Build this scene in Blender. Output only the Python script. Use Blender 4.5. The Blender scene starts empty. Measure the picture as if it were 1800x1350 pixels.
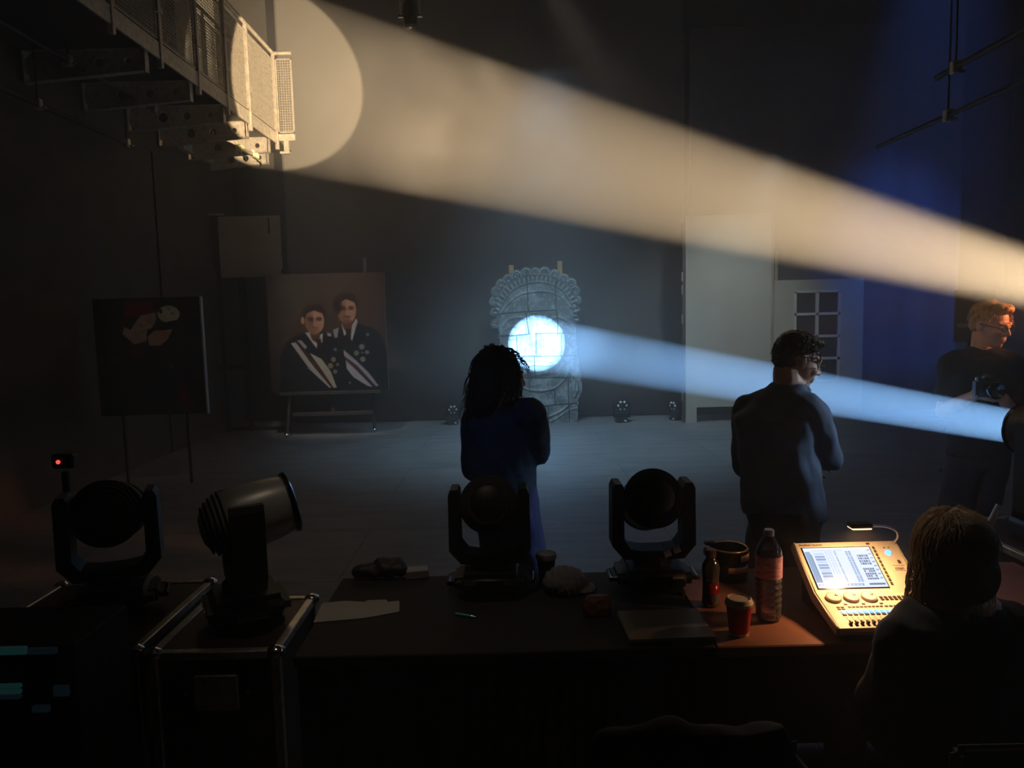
import bpy, bmesh, math, random
import numpy as np
from mathutils import Vector, Matrix, noise
PI = math.pi
C = bpy.context.scene.collection
SC = bpy.context.scene
# ------------------------------------------------------------------ camera
EYE = Vector((0, 0, 1.80)); PITCH = math.radians(5.6); ROLL = math.radians(1.4); FPX = 1300.0
FWD = Vector((0, math.cos(PITCH), -math.sin(PITCH)))
R0 = Vector((1, 0, 0)); U0 = R0.cross(FWD)
RC = R0 * math.cos(ROLL) - U0 * math.sin(ROLL)
UC = U0 * math.cos(ROLL) + R0 * math.sin(ROLL)
cd = bpy.data.cameras.new('camera'); cam = bpy.data.objects.new('camera', cd); C.objects.link(cam)
cam.matrix_world = Matrix(((RC.x, UC.x, -FWD.x, EYE.x), (RC.y, UC.y, -FWD.y, EYE.y), (RC.z, UC.z, -FWD.z, EYE.z), (0, 0, 0, 1)))
cd.sensor_width = 36; cd.lens = 36 * FPX / 1800; cd.clip_start = 0.05; cd.clip_end = 100
SC.camera = cam

def P(px, py, Y=None, z=None, X=None):
    """place in the room measured off the photograph, at a known depth, height or side distance"""
    d = FWD + RC * ((px - 900) / FPX) - UC * ((py - 675) / FPX)
    if Y is not None: t = Y / d.y
    elif z is not None: t = (z - EYE.z) / d.z
    else: t = X / d.x
    return EYE + d * t

# ------------------------------------------------------------------ world: air with stage haze
W = bpy.data.worlds.new('world'); SC.world = W; W.use_nodes = True
wn = W.node_tree; wn.nodes.clear()
wo = wn.nodes.new('ShaderNodeOutputWorld'); wb = wn.nodes.new('ShaderNodeBackground')
wb.inputs[0].default_value = (0.02, 0.025, 0.04, 1); wb.inputs[1].default_value = 0.0
wn.links.new(wb.outputs[0], wo.inputs[0])
vs = wn.nodes.new('ShaderNodeVolumeScatter'); vs.inputs['Color'].default_value = (1, 1, 1, 1)
vs.inputs['Anisotropy'].default_value = 0.0
vs.inputs['Density'].default_value = 0.024
wn.links.new(vs.outputs[0], wo.inputs['Volume'])
W.cycles.volume_sampling = 'MULTIPLE_IMPORTANCE'
cy = SC.cycles
cy.use_denoising = True
cy.max_bounces = 6; cy.diffuse_bounces = 3; cy.glossy_bounces = 3; cy.transmission_bounces = 6; cy.volume_bounces = 1
cy.transparent_max_bounces = 12; cy.volume_max_steps = 64
cy.sample_clamp_indirect = 8.0
cy.caustics_reflective = False; cy.caustics_refractive = False
vs_ = SC.view_settings
vs_.view_transform = 'Standard'; vs_.look = 'None'; vs_.gamma = 1; vs_.use_curve_mapping = False; vs_.exposure = 0.0

# ------------------------------------------------------------------ lights
def aim(o, src, dst):
    o.location = src
    o.rotation_euler = (Vector(dst) - Vector(src)).to_track_quat('-Z', 'Y').to_euler()
def spot(name, src, dst, deg, power, col, blend=0.05, rad=0.01):
    l = bpy.data.lights.new(name, 'SPOT'); l.energy = power; l.color = col; l.spot_size = math.radians(deg)
    l.spot_blend = blend; l.shadow_soft_size = rad
    o = bpy.data.objects.new(name, l); C.objects.link(o); aim(o, src, dst); return o
def area(name, src, dst, sx, sy, power, col, spread=180):
    l = bpy.data.lights.new(name, 'AREA'); l.shape = 'RECTANGLE'; l.size = sx; l.size_y = sy
    l.energy = power; l.color = col; l.spread = math.radians(spread)
    o = bpy.data.objects.new(name, l); C.objects.link(o); aim(o, src, dst); return o
YB = 12.8                      # back wall
CLOCKY = 11.75
WARM_HIT = P(452, 134, Y=YB)
WARM_SRC = Vector((1.14 * 2.2, 2.2, 1.8 - 0.098 * 2.2))
spot('warm_beam_light', WARM_SRC, WARM_HIT, 12.9, 28500, (1.0, 0.72, 0.42), 0.06, 0.03)
DISC = P(944, 604, Y=CLOCKY)
LENS = P(1799, 753, Y=3.2)
bd = (DISC - LENS).normalized()
BLUE_SRC = LENS - bd * 1.92
spot('blue_beam_light', BLUE_SRC, DISC, 4.96, 125000, (0.26, 0.54, 1.0), 0.06, 0.012)

# stray light round the warm beam, the curtain and side lamps, and added fill spots without fixtures
spot('warm_beam_flare', WARM_SRC, WARM_HIT - Vector((0, 0, 1.0)), 30, 180, (1.0, 0.70, 0.45), 1.0, 0.06)
spot('disc_bounce_fill', (0.55, 9.3, 4.7), (0.55, 10.3, 0), 90, 600, (.48, .78, 1.0), 1.0, .5)  # added spot without a fixture, for bounce off the lit disc
spot('flat_fill', (3.1, 8.7, 3.5), (3.3, 11.5, 1.5), 66, 175, (.90, 1.0, 1.0), 1.0, .2)  # added unseen spot that brightens the two flats
spot('portrait_fill', (-2.3, 6.0, 8.3), (-2.68, 11.0, 1.6), 17, 1400, (1.0, .90, .82), 1.0, .1)  # added unseen spot to lift the portrait
spot('poster_fill', (-3.0, 5.6, 5.2), (-3.85, 8.0, 1.5), 19, 34, (1.0, .85, .75), 1.0, .1)  # added so the poster reads; no lamp hangs there
spot('curtain_wash', (5.0, 8.4, 8.3), P(1600, 560, Y=12.2), 30, 2300, (.05, .20, .95), 1.0, .1)
spot('side_practical', (4.6, 3.2, 2.3), (2.50, 3.85, 1.74), 12, 560, (1.0, .36, .15), .9, .08)
spot('man_side_fill', (3.9, 2.9, 2.4), (1.36, 3.2, 1.3), 15, 330, (.55, .76, 1.0), 1.0, .15)  # added side fill on the man, in place of light from the haze
spot('rear_blue_fill', (-1.4, .5, 2.9), (-.08, 3.2, 1.3), 13, 22, (.16, .45, 1.0), 1.0, .1)  # added for the blue tint that haze throws on the coat back
spot('hair_rim_fill', (0.3, 5.0, 3.9), (.95, 1.8, 1.05), 14, 210, (1.0, .86, .68), 1.0, .08)  # added to rim the operator's hair, for glow from the hazy stage
spot('table_fill', (-.5, 1.9, 4.2), (-.35, 2.45, .75), 28, 36, (1.0, .80, .58), 1.0, .1)  # added dim spot to lift the paper and case edges
# denser pockets of haze: wisps in the warm beam, an added bank for the glow round the lit panel
def haze(name, label, c, r, dmax, lo, hi, scale, core):
    bm = bmesh.new(); bmesh.ops.create_uvsphere(bm, u_segments=24, v_segments=14, radius=1)
    for v in bm.verts: v.co = Vector((v.co.x * r[0], v.co.y * r[1], v.co.z * r[2]))
    me = bpy.data.meshes.new(name); bm.to_mesh(me); bm.free()
    m = bpy.data.materials.new(name); m.use_nodes = True; n_ = m.node_tree; n_.nodes.clear(); N = n_.nodes.new; K = n_.links.new
    mo = N('ShaderNodeOutputMaterial'); mv = N('ShaderNodeVolumeScatter'); mc = N('ShaderNodeTexCoord'); mz = N('ShaderNodeTexNoise')
    mz.inputs['Scale'].default_value = scale; mz.inputs['Detail'].default_value = 3; mz.inputs['Roughness'].default_value = .5; mz.inputs['Distortion'].default_value = .6
    mm = N('ShaderNodeMapRange'); mm.inputs['From Min'].default_value = lo; mm.inputs['From Max'].default_value = hi; mm.inputs['To Max'].default_value = dmax
    ml = N('ShaderNodeVectorMath'); ml.operation = 'MULTIPLY'; ml.inputs[1].default_value = (1 / r[0], 1 / r[1], 1 / r[2])
    mg = N('ShaderNodeVectorMath'); mg.operation = 'LENGTH'
    mf = N('ShaderNodeMapRange'); mf.interpolation_type = 'SMOOTHSTEP'; mf.inputs['From Min'].default_value = 1.0; mf.inputs['From Max'].default_value = core
    mu = N('ShaderNodeMath'); mu.operation = 'MULTIPLY'
    K(mc.outputs['Object'], mz.inputs['Vector']); K(mc.outputs['Object'], ml.inputs[0]); K(ml.outputs[0], mg.inputs[0]); K(mg.outputs['Value'], mf.inputs['Value'])
    K(mz.outputs[0], mm.inputs['Value']); K(mm.outputs[0], mu.inputs[0]); K(mf.outputs[0], mu.inputs[1]); K(mu.outputs[0], mv.inputs['Density']); K(mv.outputs[0], mo.inputs['Volume'])
    m.cycles.volume_sampling = 'MULTIPLE_IMPORTANCE'; me.materials.append(m)
    o = bpy.data.objects.new(name, me); C.objects.link(o); o.location = c
    o['kind'] = 'stuff'; o['label'] = label; o['category'] = 'haze'
haze('haze_wisps', 'pale wisps of haze drifting in the middle of the warm light beam', P(860, 235, Y=8.2), (3.3, 2.3, 1.7), .075, .40, .70, 1.3, .3)
haze('glow_haze', 'added soft bank of haze for the glow round the lit carved head panel', (.45, 10.0, 1.55), (2.9, 1.75, 1.53), .09, .2, .6, .8, .0)
SC.cycles.volume_step_rate = 2.0; SC.cycles.volume_max_steps = 32

# ------------------------------------------------------------------ helpers
def mat(name, col, rough=0.7, metal=0.0, var=0.0, scale=8.0, bump=0.0, emit=None, estr=1.0, attr=None, spec=0.5, trans=0.0, ior=1.45, stretch=(1, 1, 1)):
    m = bpy.data.materials.new(name); m.use_nodes = True
    nt = m.node_tree; b = nt.nodes['Principled BSDF']
    b.inputs['Base Color'].default_value = (*col, 1); b.inputs['Roughness'].default_value = rough
    b.inputs['Metallic'].default_value = metal; b.inputs['Specular IOR Level'].default_value = spec
    b.inputs['Transmission Weight'].default_value = trans; b.inputs['IOR'].default_value = ior
    if var or bump:
        t = nt.nodes.new('ShaderNodeTexCoord'); mp = nt.nodes.new('ShaderNodeMapping')
        mp.inputs['Scale'].default_value = stretch
        n = nt.nodes.new('ShaderNodeTexNoise'); n.inputs['Scale'].default_value = scale; n.inputs['Detail'].default_value = 4
        nt.links.new(t.outputs['Object'], mp.inputs[0]); nt.links.new(mp.outputs[0], n.inputs['Vector'])
        if var:
            r = nt.nodes.new('ShaderNodeMapRange'); r.inputs['From Min'].default_value = .3; r.inputs['From Max'].default_value = .7
            r.inputs['To Min'].default_value = 1 - var; r.inputs['To Max'].default_value = 1 + var
            nt.links.new(n.outputs[0], r.inputs[0])
            x = nt.nodes.new('ShaderNodeVectorMath'); x.operation = 'SCALE'; x.inputs[0].default_value = col
            nt.links.new(r.outputs[0], x.inputs['Scale']); nt.links.new(x.outputs[0], b.inputs['Base Color'])
        if bump:
            bp = nt.nodes.new('ShaderNodeBump'); bp.inputs['Strength'].default_value = bump; bp.inputs['Distance'].default_value = 0.02
            nt.links.new(n.outputs[0], bp.inputs['Height']); nt.links.new(bp.outputs[0], b.inputs['Normal'])
    if attr:
        a = nt.nodes.new('ShaderNodeAttribute'); a.attribute_name = attr
        nt.links.new(a.outputs['Color'], b.inputs['Base Color'])
        if emit:
            nt.links.new(a.outputs['Color'], b.inputs['Emission Color'])
    if emit:
        if not attr: b.inputs['Emission Color'].default_value = (*emit, 1)
        b.inputs['Emission Strength'].default_value = estr
    return m

def tag(o, label=None, cat=None, group=None, kind=None):
    if label: o['label'] = label
    if cat: o['category'] = cat
    if group: o['group'] = group
    if kind: o['kind'] = kind
    return o

def thing(name, label, cat, loc=(0, 0, 0), rz=0, group=None):
    o = bpy.data.objects.new(name, None); C.objects.link(o); o.location = loc; o.rotation_euler = (0, 0, rz)
    o.empty_display_size = 0.1
    return tag(o, label, cat, group)

def link(name, me, mt, parent=None, smooth=None, loc=None):
    if mt: me.materials.append(mt)
    o = bpy.data.objects.new(name, me); C.objects.link(o)
    if parent: o.parent = parent
    if loc is not None: o.location = loc
    if smooth is not None:
        if smooth is True: me.shade_smooth()
        else:
            me.shade_smooth(); me.set_sharp_from_angle(angle=math.radians(smooth))
    return o

class MB:
    def __init__(s): s.bm = bmesh.new()
    def box(s, lo, hi, bev=0.0, rot=None, piv=None, seg=1):
        lo = Vector(lo); hi = Vector(hi); g = bmesh.ops.create_cube(s.bm, size=1)['verts']
        for v in g: v.co = Vector([(lo[i] + hi[i]) / 2 + v.co[i] * (hi[i] - lo[i]) for i in range(3)])
        if bev:
            es = list({e for v in g for e in v.link_edges})
            g = list({v for f in bmesh.ops.bevel(s.bm, geom=es, offset=bev, segments=seg, affect='EDGES', clamp_overlap=True)['faces'] for v in f.verts} | {v for v in g if v.is_valid})
        if rot is not None:
            piv = Vector(piv) if piv is not None else (lo + hi) / 2
            for v in g: v.co = rot @ (v.co - piv) + piv
        return s
    def cyl(s, a, b, r0, r1=None, n=16, caps=True):
        a = Vector(a); b = Vector(b); r1 = r0 if r1 is None else r1
        d = (b - a).normalized(); u = d.orthogonal().normalized(); w = d.cross(u)
        A = []; B = []
        for k in range(n):
            q = 2 * PI * k / n; o = u * math.cos(q) + w * math.sin(q)
            A.append(s.bm.verts.new(a + o * r0)); B.append(s.bm.verts.new(b + o * r1))
        for k in range(n):
            s.bm.faces.new((A[k], A[(k + 1) % n], B[(k + 1) % n], B[k]))
        if caps: s.bm.faces.new(A[::-1]); s.bm.faces.new(B)
        return s
    def tube(s, pts, r, n=8, taper=None):
        pts = [Vector(p) for p in pts]; rings = []
        u = None
        for i, p in enumerate(pts):
            d = (pts[min(i + 1, len(pts) - 1)] - pts[max(i - 1, 0)]).normalized()
            u = d.orthogonal().normalized() if u is None else (u - d * u.dot(d)).normalized()
            w = d.cross(u); rr = r if taper is None else r * taper[i]
            rings.append([s.bm.verts.new(p + (u * math.cos(2 * PI * k / n) + w * math.sin(2 * PI * k / n)) * rr) for k in range(n)])
        for A, B in zip(rings, rings[1:]):
            for k in range(n): s.bm.faces.new((A[k], A[(k + 1) % n], B[(k + 1) % n], B[k]))
        s.bm.faces.new(rings[0][::-1]); s.bm.faces.new(rings[-1])
        return s
    def lathe(s, prof, o=(0, 0, 0), n=32, M=None):
        o = Vector(o); rings = []
        for r, z in prof:
            if r < 1e-5:
                p = Vector((0, 0, z)); p = M @ p if M else p; rings.append([s.bm.verts.new(o + p)])
            else:
                ring = []
                for k in range(n):
                    p = Vector((r * math.cos(2 * PI * k / n), r * math.sin(2 * PI * k / n), z)); p = M @ p if M else p
                    ring.append(s.bm.verts.new(o + p))
                rings.append(ring)
        for A, B in zip(rings, rings[1:]):
            for k in range(n):
                k2 = (k + 1) % n
                if len(A) == 1 and len(B) == 1: continue
                if len(A) == 1: s.bm.faces.new((A[0], B[k2], B[k]))
                elif len(B) == 1: s.bm.faces.new((A[k], A[k2], B[0]))
                else: s.bm.faces.new((A[k], A[k2], B[k2], B[k]))
        return s
    def prism(s, poly, lo, hi, axis='y'):
        f = {'y': lambda a, b, t: (a, t, b), 'z': lambda a, b, t: (a, b, t), 'x': lambda a, b, t: (t, a, b)}[axis]
        A = [s.bm.verts.new(f(a, b, lo)) for a, b in poly]; B = [s.bm.verts.new(f(a, b, hi)) for a, b in poly]
        n = len(poly)
        s.bm.faces.new(A); s.bm.faces.new(B[::-1])
        for k in range(n): s.bm.faces.new((A[k], B[k], B[(k + 1) % n], A[(k + 1) % n]))
        return s
    def ell(s, c, r, R=None, u=16, v=10):
        g = bmesh.ops.create_uvsphere(s.bm, u_segments=u, v_segments=v, radius=1)['verts']; c = Vector(c)
        for q in g:
            p = Vector((q.co.x * r[0], q.co.y * r[1], q.co.z * r[2])); q.co = c + (R @ p if R else p)
        return s
    def build(s, name, mt, parent=None, smooth=None, loc=None):
        bmesh.ops.recalc_face_normals(s.bm, faces=s.bm.faces)
        me = bpy.data.meshes.new(name); s.bm.to_mesh(me); s.bm.free()
        return link(name, me, mt, parent, smooth, loc)

def text(name, body, size, M, mt, parent, ext=0.0004):
    cu = bpy.data.curves.new(name, 'FONT'); cu.body = body; cu.size = size; cu.extrude = ext
    t = bpy.data.objects.new(name, cu); C.objects.link(t)
    bpy.context.view_layer.update()
    me = bpy.data.meshes.new_from_object(t.evaluated_get(bpy.context.evaluated_depsgraph_get()))
    bpy.data.objects.remove(t); bpy.data.curves.remove(cu)
    me.transform(M); me.materials.clear()
    return link(name, me, mt, parent)

# organic surfaces: closed shapes fused into one skin
def cap(bm, a, b, r0, r1, n=14):
    a = Vector(a); b = Vector(b); d = b - a; L = d.length
    if L < 1e-6: L = 1e-6; d = Vector((0, 0, 1e-6))
    q = d.to_track_quat('Z', 'Y').to_matrix(); rings = []
    prof = [(0, -r0)] + [(r0 * math.sin(t), -r0 * math.cos(t)) for t in (PI / 8, PI / 4, 3 * PI / 8, PI / 2)] + \
           [(r1 * math.cos(t), L + r1 * math.sin(t)) for t in (0, PI / 8, PI / 4, 3 * PI / 8)] + [(0, L + r1)]
    for r, z in prof:
        if r == 0: rings.append([bm.verts.new(a + q @ Vector((0, 0, z)))])
        else: rings.append([bm.verts.new(a + q @ Vector((r * math.cos(2 * PI * k / n), r * math.sin(2 * PI * k / n), z))) for k in range(n)])
    for A, B in zip(rings, rings[1:]):
        for k in range(n):
            k2 = (k + 1) % n
            if len(A) == 1: bm.faces.new((A[0], B[k2], B[k]))
            elif len(B) == 1: bm.faces.new((A[k], A[k2], B[0]))
            else: bm.faces.new((A[k], A[k2], B[k2], B[k]))
def loft(bm, rings, n=28, p=2.3):
    """rings: (centre, half width, half depth, heading)"""
    R = []
    for c, rx, ry, th in rings:
        c = Vector(c); ring = []
        for k in range(n):
            q = 2 * PI * k / n; cq = math.cos(q); sq = math.sin(q)
            x = rx * math.copysign(abs(cq) ** (2 / p), cq); y = ry * math.copysign(abs(sq) ** (2 / p), sq)
            ring.append(bm.verts.new(c + Vector((x * math.cos(th) + y * math.sin(th), -x * math.sin(th) + y * math.cos(th), 0))))
        R.append(ring)
    for A, B in zip(R, R[1:]):
        for k in range(n): bm.faces.new((A[k], A[(k + 1) % n], B[(k + 1) % n], B[k]))
    bm.faces.new(R[0][::-1]); bm.faces.new(R[-1])
def fuse(name, bm, voxel, smooth=3, disp=None):
    bmesh.ops.recalc_face_normals(bm, faces=bm.faces)
    me = bpy.data.meshes.new(name); bm.to_mesh(me); bm.free()
    t = bpy.data.objects.new(name, me); C.objects.link(t)
    m = t.modifiers.new('r', 'REMESH'); m.mode = 'VOXEL'; m.voxel_size = voxel; m.adaptivity = 0
    if smooth:
        m2 = t.modifiers.new('s', 'SMOOTH'); m2.iterations = smooth; m2.factor = 0.5
    bpy.context.view_layer.update()
    out = bpy.data.meshes.new_from_object(t.evaluated_get(bpy.context.evaluated_depsgraph_get()))
    bpy.data.objects.remove(t); bpy.data.meshes.remove(me)
    if disp:
        n = len(out.vertices); co = np.empty(n * 3); out.vertices.foreach_get('co', co)
        no = np.empty(n * 3); out.vertex_normals.foreach_get('vector', no)
        co = co.reshape(-1, 3); no = no.reshape(-1, 3)
        for i in range(n): co[i] += no[i] * disp(Vector(co[i]))
        out.vertices.foreach_set('co', co.ravel()); out.update()
    out.name = name
    return out

# painted grids: a picture laid on a real board, colours kept per vertex
def grid_obj(name, nx, ny, w, h, col, mt, parent, hgt=None, mask=None, frame=None):
    """col (ny,nx,3) linear; local x 0..w, z 0..h, facing -y"""
    X, Z = np.meshgrid(np.linspace(0, w, nx), np.linspace(0, h, ny)); Y = -hgt if hgt is not None else np.zeros_like(X)
    co = np.stack([X, Y, Z], -1).reshape(-1, 3)
    if frame is not None: co = frame(co)
    idx = np.arange(nx * ny).reshape(ny, nx)
    q = np.stack([idx[:-1, :-1], idx[:-1, 1:], idx[1:, 1:], idx[1:, :-1]], -1).reshape(-1, 4)
    if mask is not None:
        mk = (mask[:-1, :-1] & mask[:-1, 1:] & mask[1:, 1:] & mask[1:, :-1]).reshape(-1); q = q[mk]
    me = bpy.data.meshes.new(name); me.from_pydata(co.tolist(), [], q.tolist())
    ca = me.color_attributes.new('paint', 'FLOAT_COLOR', 'POINT')
    c4 = np.ones((nx * ny, 4), dtype=np.float32); c4[:, :3] = col.reshape(-1, 3); ca.data.foreach_set('color', c4.ravel())
    if mask is not None:
        b = bmesh.new(); b.from_mesh(me); bmesh.ops.delete(b, geom=[v for v in b.verts if not v.link_faces], context='VERTS'); b.to_mesh(me); b.free()
    return link(name, me, mt, parent, True)
class Canvas:
    """soft-edged drawing in photo-crop units; row 0 is the bottom"""
    def __init__(s, x0, x1, ytop, ybot, nx, ny, base):
        s.x, s.y = np.meshgrid(np.linspace(x0, x1, nx), np.linspace(ybot, ytop, ny)); s.c = np.ones((ny, nx, 3)) * np.array(base)
        s.px = (x1 - x0) / nx
    def mix(s, a, col): s.c += a[..., None] * (np.array(col) - s.c)
    def ell(s, cx, cy, rx, ry, col, soft=4, rot=0, al=1):
        dx, dy = s.x - cx, s.y - cy; c, q = math.cos(rot), math.sin(rot)
        u, v = (dx * c + dy * q) / rx, (-dx * q + dy * c) / ry
        d = (np.sqrt(u * u + v * v) - 1) * min(rx, ry); s.mix(al * np.clip(.5 - d / soft, 0, 1), col)
    def dist(s, pts, closed=False):
        P_ = list(pts) + ([pts[0]] if closed else []); D = np.full(s.x.shape, 1e9)
        for (ax, ay), (bx, by) in zip(P_, P_[1:]):
            vx, vy = bx - ax, by - ay; L = vx * vx + vy * vy + 1e-9
            t = np.clip(((s.x - ax) * vx + (s.y - ay) * vy) / L, 0, 1)
            D = np.minimum(D, np.hypot(s.x - ax - t * vx, s.y - ay - t * vy))
        return D
    def inside(s, pts):
        ins = np.zeros(s.x.shape, bool); n = len(pts)
        for i in range(n):
            (ax, ay), (bx, by) = pts[i], pts[(i + 1) % n]
            if ay == by: continue
            c = ((ay > s.y) != (by > s.y)) & (s.x < (bx - ax) * (s.y - ay) / (by - ay) + ax); ins ^= c
        return ins
    def poly(s, pts, col, soft=4, al=1):
        d = s.dist(pts, True); d = np.where(s.inside(pts), -d, d); s.mix(al * np.clip(.5 - d / soft, 0, 1), col)
    def line(s, pts, w, col, soft=3, al=1): s.mix(al * np.clip(.5 - (s.dist(pts) - w / 2) / soft, 0, 1), col)
    def rect(s, x0, y0, x1, y1, col, al=1): s.mix(al * ((s.x >= x0) & (s.x <= x1) & (s.y >= y0) & (s.y <= y1)).astype(float), col)
def npnoise(x, y, sc, seed=0, oct=4):
    rng = np.random.RandomState(seed); out = np.zeros_like(x); amp = 1; tot = 0
    for o in range(oct):
        G = rng.rand(64, 64); u = x * sc; v = y * sc; i = np.floor(u).astype(int); j = np.floor(v).astype(int); fu = u - i; fv = v - j
        fu = fu * fu * (3 - 2 * fu); fv = fv * fv * (3 - 2 * fv); g = lambda a, b: G[a % 64, b % 64]
        out += amp * ((g(i, j) * (1 - fu) + g(i + 1, j) * fu) * (1 - fv) + (g(i, j + 1) * (1 - fu) + g(i + 1, j + 1) * fu) * fv)
        tot += amp; amp *= .5; sc *= 2.03
    return out / tot
def spl(pts, n=8):
    """smooth curve through points (Catmull-Rom)"""
    p = [Vector(q) for q in pts]; p = [p[0] * 2 - p[1]] + p + [p[-1] * 2 - p[-2]]; out = []
    for i in range(1, len(p) - 2):
        for k in range(n):
            t = k / n; out.append(.5 * ((2 * p[i]) + (p[i + 1] - p[i - 1]) * t + (2 * p[i - 1] - 5 * p[i] + 4 * p[i + 1] - p[i + 2]) * t * t + (3 * p[i] - p[i - 1] - 3 * p[i + 1] + p[i + 2]) * t ** 3))
    return out + [p[-2]]

# ------------------------------------------------------------------ materials
M_black = mat('matt_black', (.012, .012, .013), .75, var=.2)
M_blackplas = mat('black_plastic', (.010, .010, .011), .5, bump=.05, scale=60)
M_gloss = mat('gloss_black', (.01, .01, .012), .15)
M_steel = mat('galvanised_steel', (.56, .51, .43), .45, .55, var=.25, scale=20, bump=.08)
M_dsteel = mat('dark_painted_steel', (.03, .027, .022), .5, .3, var=.3)
M_alu = mat('aluminium_edge', (.55, .52, .47), .35, .8, var=.25, scale=30)
M_chrome = mat('chrome', (.7, .7, .72), .15, 1.0)
M_wood = mat('pine_batten', (.85, .48, .18), .6, var=.2, scale=14, stretch=(8, 8, 1))
M_ply = mat('painted_plywood', (.32, .28, .22), .8, var=.12, scale=3)
M_grey = mat('pale_grey_paint', (.40, .40, .36), .75, var=.06, scale=2.5, bump=.03)
M_case = mat('case_laminate', (.03, .016, .014), .45, var=.3, scale=40, bump=.05)

# ------------------------------------------------------------------ room shell
def struct(name, lo, hi, m):
    o = MB().box(lo, hi).build(name, m); return tag(o, kind='structure')
M_floor = bpy.data.materials.new('stage_floor'); M_floor.use_nodes = True
nt = M_floor.node_tree; b = nt.nodes['Principled BSDF']; b.inputs['Roughness'].default_value = .55; b.inputs['Specular IOR Level'].default_value = .35
t = nt.nodes.new('ShaderNodeTexCoord'); br = nt.nodes.new('ShaderNodeTexBrick')
br.inputs['Scale'].default_value = 1; br.inputs['Brick Width'].default_value = 2.44; br.inputs['Row Height'].default_value = 1.22
br.inputs['Mortar Size'].default_value = .004; br.inputs['Color1'].default_value = (.19, .195, .20, 1); br.inputs['Color2'].default_value = (.22, .225, .23, 1)
br.inputs['Mortar'].default_value = (.06, .06, .06, 1); br.inputs['Bias'].default_value = 0
n = nt.nodes.new('ShaderNodeTexNoise'); n.inputs['Scale'].default_value = 1.8; n.inputs['Detail'].default_value = 6
mp = nt.nodes.new('ShaderNodeMapping'); mp.inputs['Scale'].default_value = (1, 3.5, 1)
nt.links.new(t.outputs['Object'], br.inputs['Vector']); nt.links.new(t.outputs['Object'], mp.inputs[0]); nt.links.new(mp.outputs[0], n.inputs['Vector'])
r = nt.nodes.new('ShaderNodeMapRange'); r.inputs['From Min'].default_value = .3; r.inputs['From Max'].default_value = .7; r.inputs['To Min'].default_value = .8; r.inputs['To Max'].default_value = 1.2
x = nt.nodes.new('ShaderNodeVectorMath'); x.operation = 'SCALE'
nt.links.new(n.outputs[0], r.inputs[0]); nt.links.new(br.outputs[0], x.inputs[0]); nt.links.new(r.outputs[0], x.inputs['Scale']); nt.links.new(x.outputs[0], b.inputs['Base Color'])
struct('floor', (-4.65, -1.5, -.1), (8.5, YB, 0), M_floor)
M_wall = mat('black_wall', (.085, .066, .046), .9, var=.25, scale=2.2, bump=.1)
M_wallb = mat('black_rear_wall', (.028, .026, .024), .95, var=.2, scale=2)
struct('wall_left', (-4.75, -1.5, 0), (-4.65, YB, 8.6), M_wall)
struct('wall_back', (-4.75, YB, 0), (8.6, YB + .1, 8.6), M_wallb)
struct('wall_right', (8.5, -1.5, 0), (8.6, YB, 8.6), M_wallb)
struct('wall_front', (-4.75, -1.6, 0), (8.6, -1.5, 8.6), M_wallb)
struct('ceiling', (-4.75, -1.6, 8.6), (8.6, YB + .1, 8.7), M_wallb)
# seam and pale board on the left wall
tag(MB().box((-4.655, 9.93, .0), (-4.63, 9.95, 4.0)).build('trim_1', M_black), kind='structure')
t_ = MB().box((-4.65, 10.75, 4.2), (-4.56, 12.2, 7.6), .004).build('wall_board', M_grey)
tag(t_, 'pale board fixed high on the left wall behind the steel gallery', 'board')

# rear backdrop cloth, gently rippled, hung from a pipe
M_cloth = mat('grey_cloth', (.115, .112, .106), .95, var=.07, scale=1.3, bump=.04)
def cloth(name, x0, x1, y, z0, z1, m, amp, wl, label, cat, seed=0, slant=0):
    nx = int((x1 - x0) / .05) + 2; bm = bmesh.new(); V = []
    for j in range(9):
        z = z0 + (z1 - z0) * j / 8; row = []
        for i in range(nx):
            xx = x0 + (x1 - x0) * i / (nx - 1)
            yy = y + amp * math.sin(xx * 2 * PI / wl + 1.3 * noise.noise(Vector((xx * .9, seed, 0)))) * (1 - .3 * j / 8) + amp * .6 * noise.noise(Vector((xx * 1.7, z * .25, seed)))
            row.append(bm.verts.new((xx + slant * (z1 - z) * max(0, 1 - (xx - x0) / .5), yy, z)))
        V.append(row)
    for A, B in zip(V, V[1:]):
        for i in range(nx - 1): bm.faces.new((A[i], A[i + 1], B[i + 1], B[i]))
    me = bpy.data.meshes.new(name); bm.to_mesh(me); bm.free()
    o = link(name, me, m, None, True); md = o.modifiers.new('thickness', 'SOLIDIFY'); md.thickness = .006
    return tag(o, label, cat)
cloth('backdrop_cloth', -3.66, 2.9, 12.35, .02, 8.3, M_cloth, .012, 1.9, 'wide pale grey backdrop cloth hanging across the back of the stage', 'backdrop')
M_blue = mat('blue_drape', (.10, .11, .14), .95, var=.1, scale=2)
cloth('stage_curtain', 2.95, 7.35, 12.2, .02, 6.2, M_blue, .03, .7, 'dark blue-lit pleated curtain hanging at the right behind the window flat', 'curtain', 3)
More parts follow.
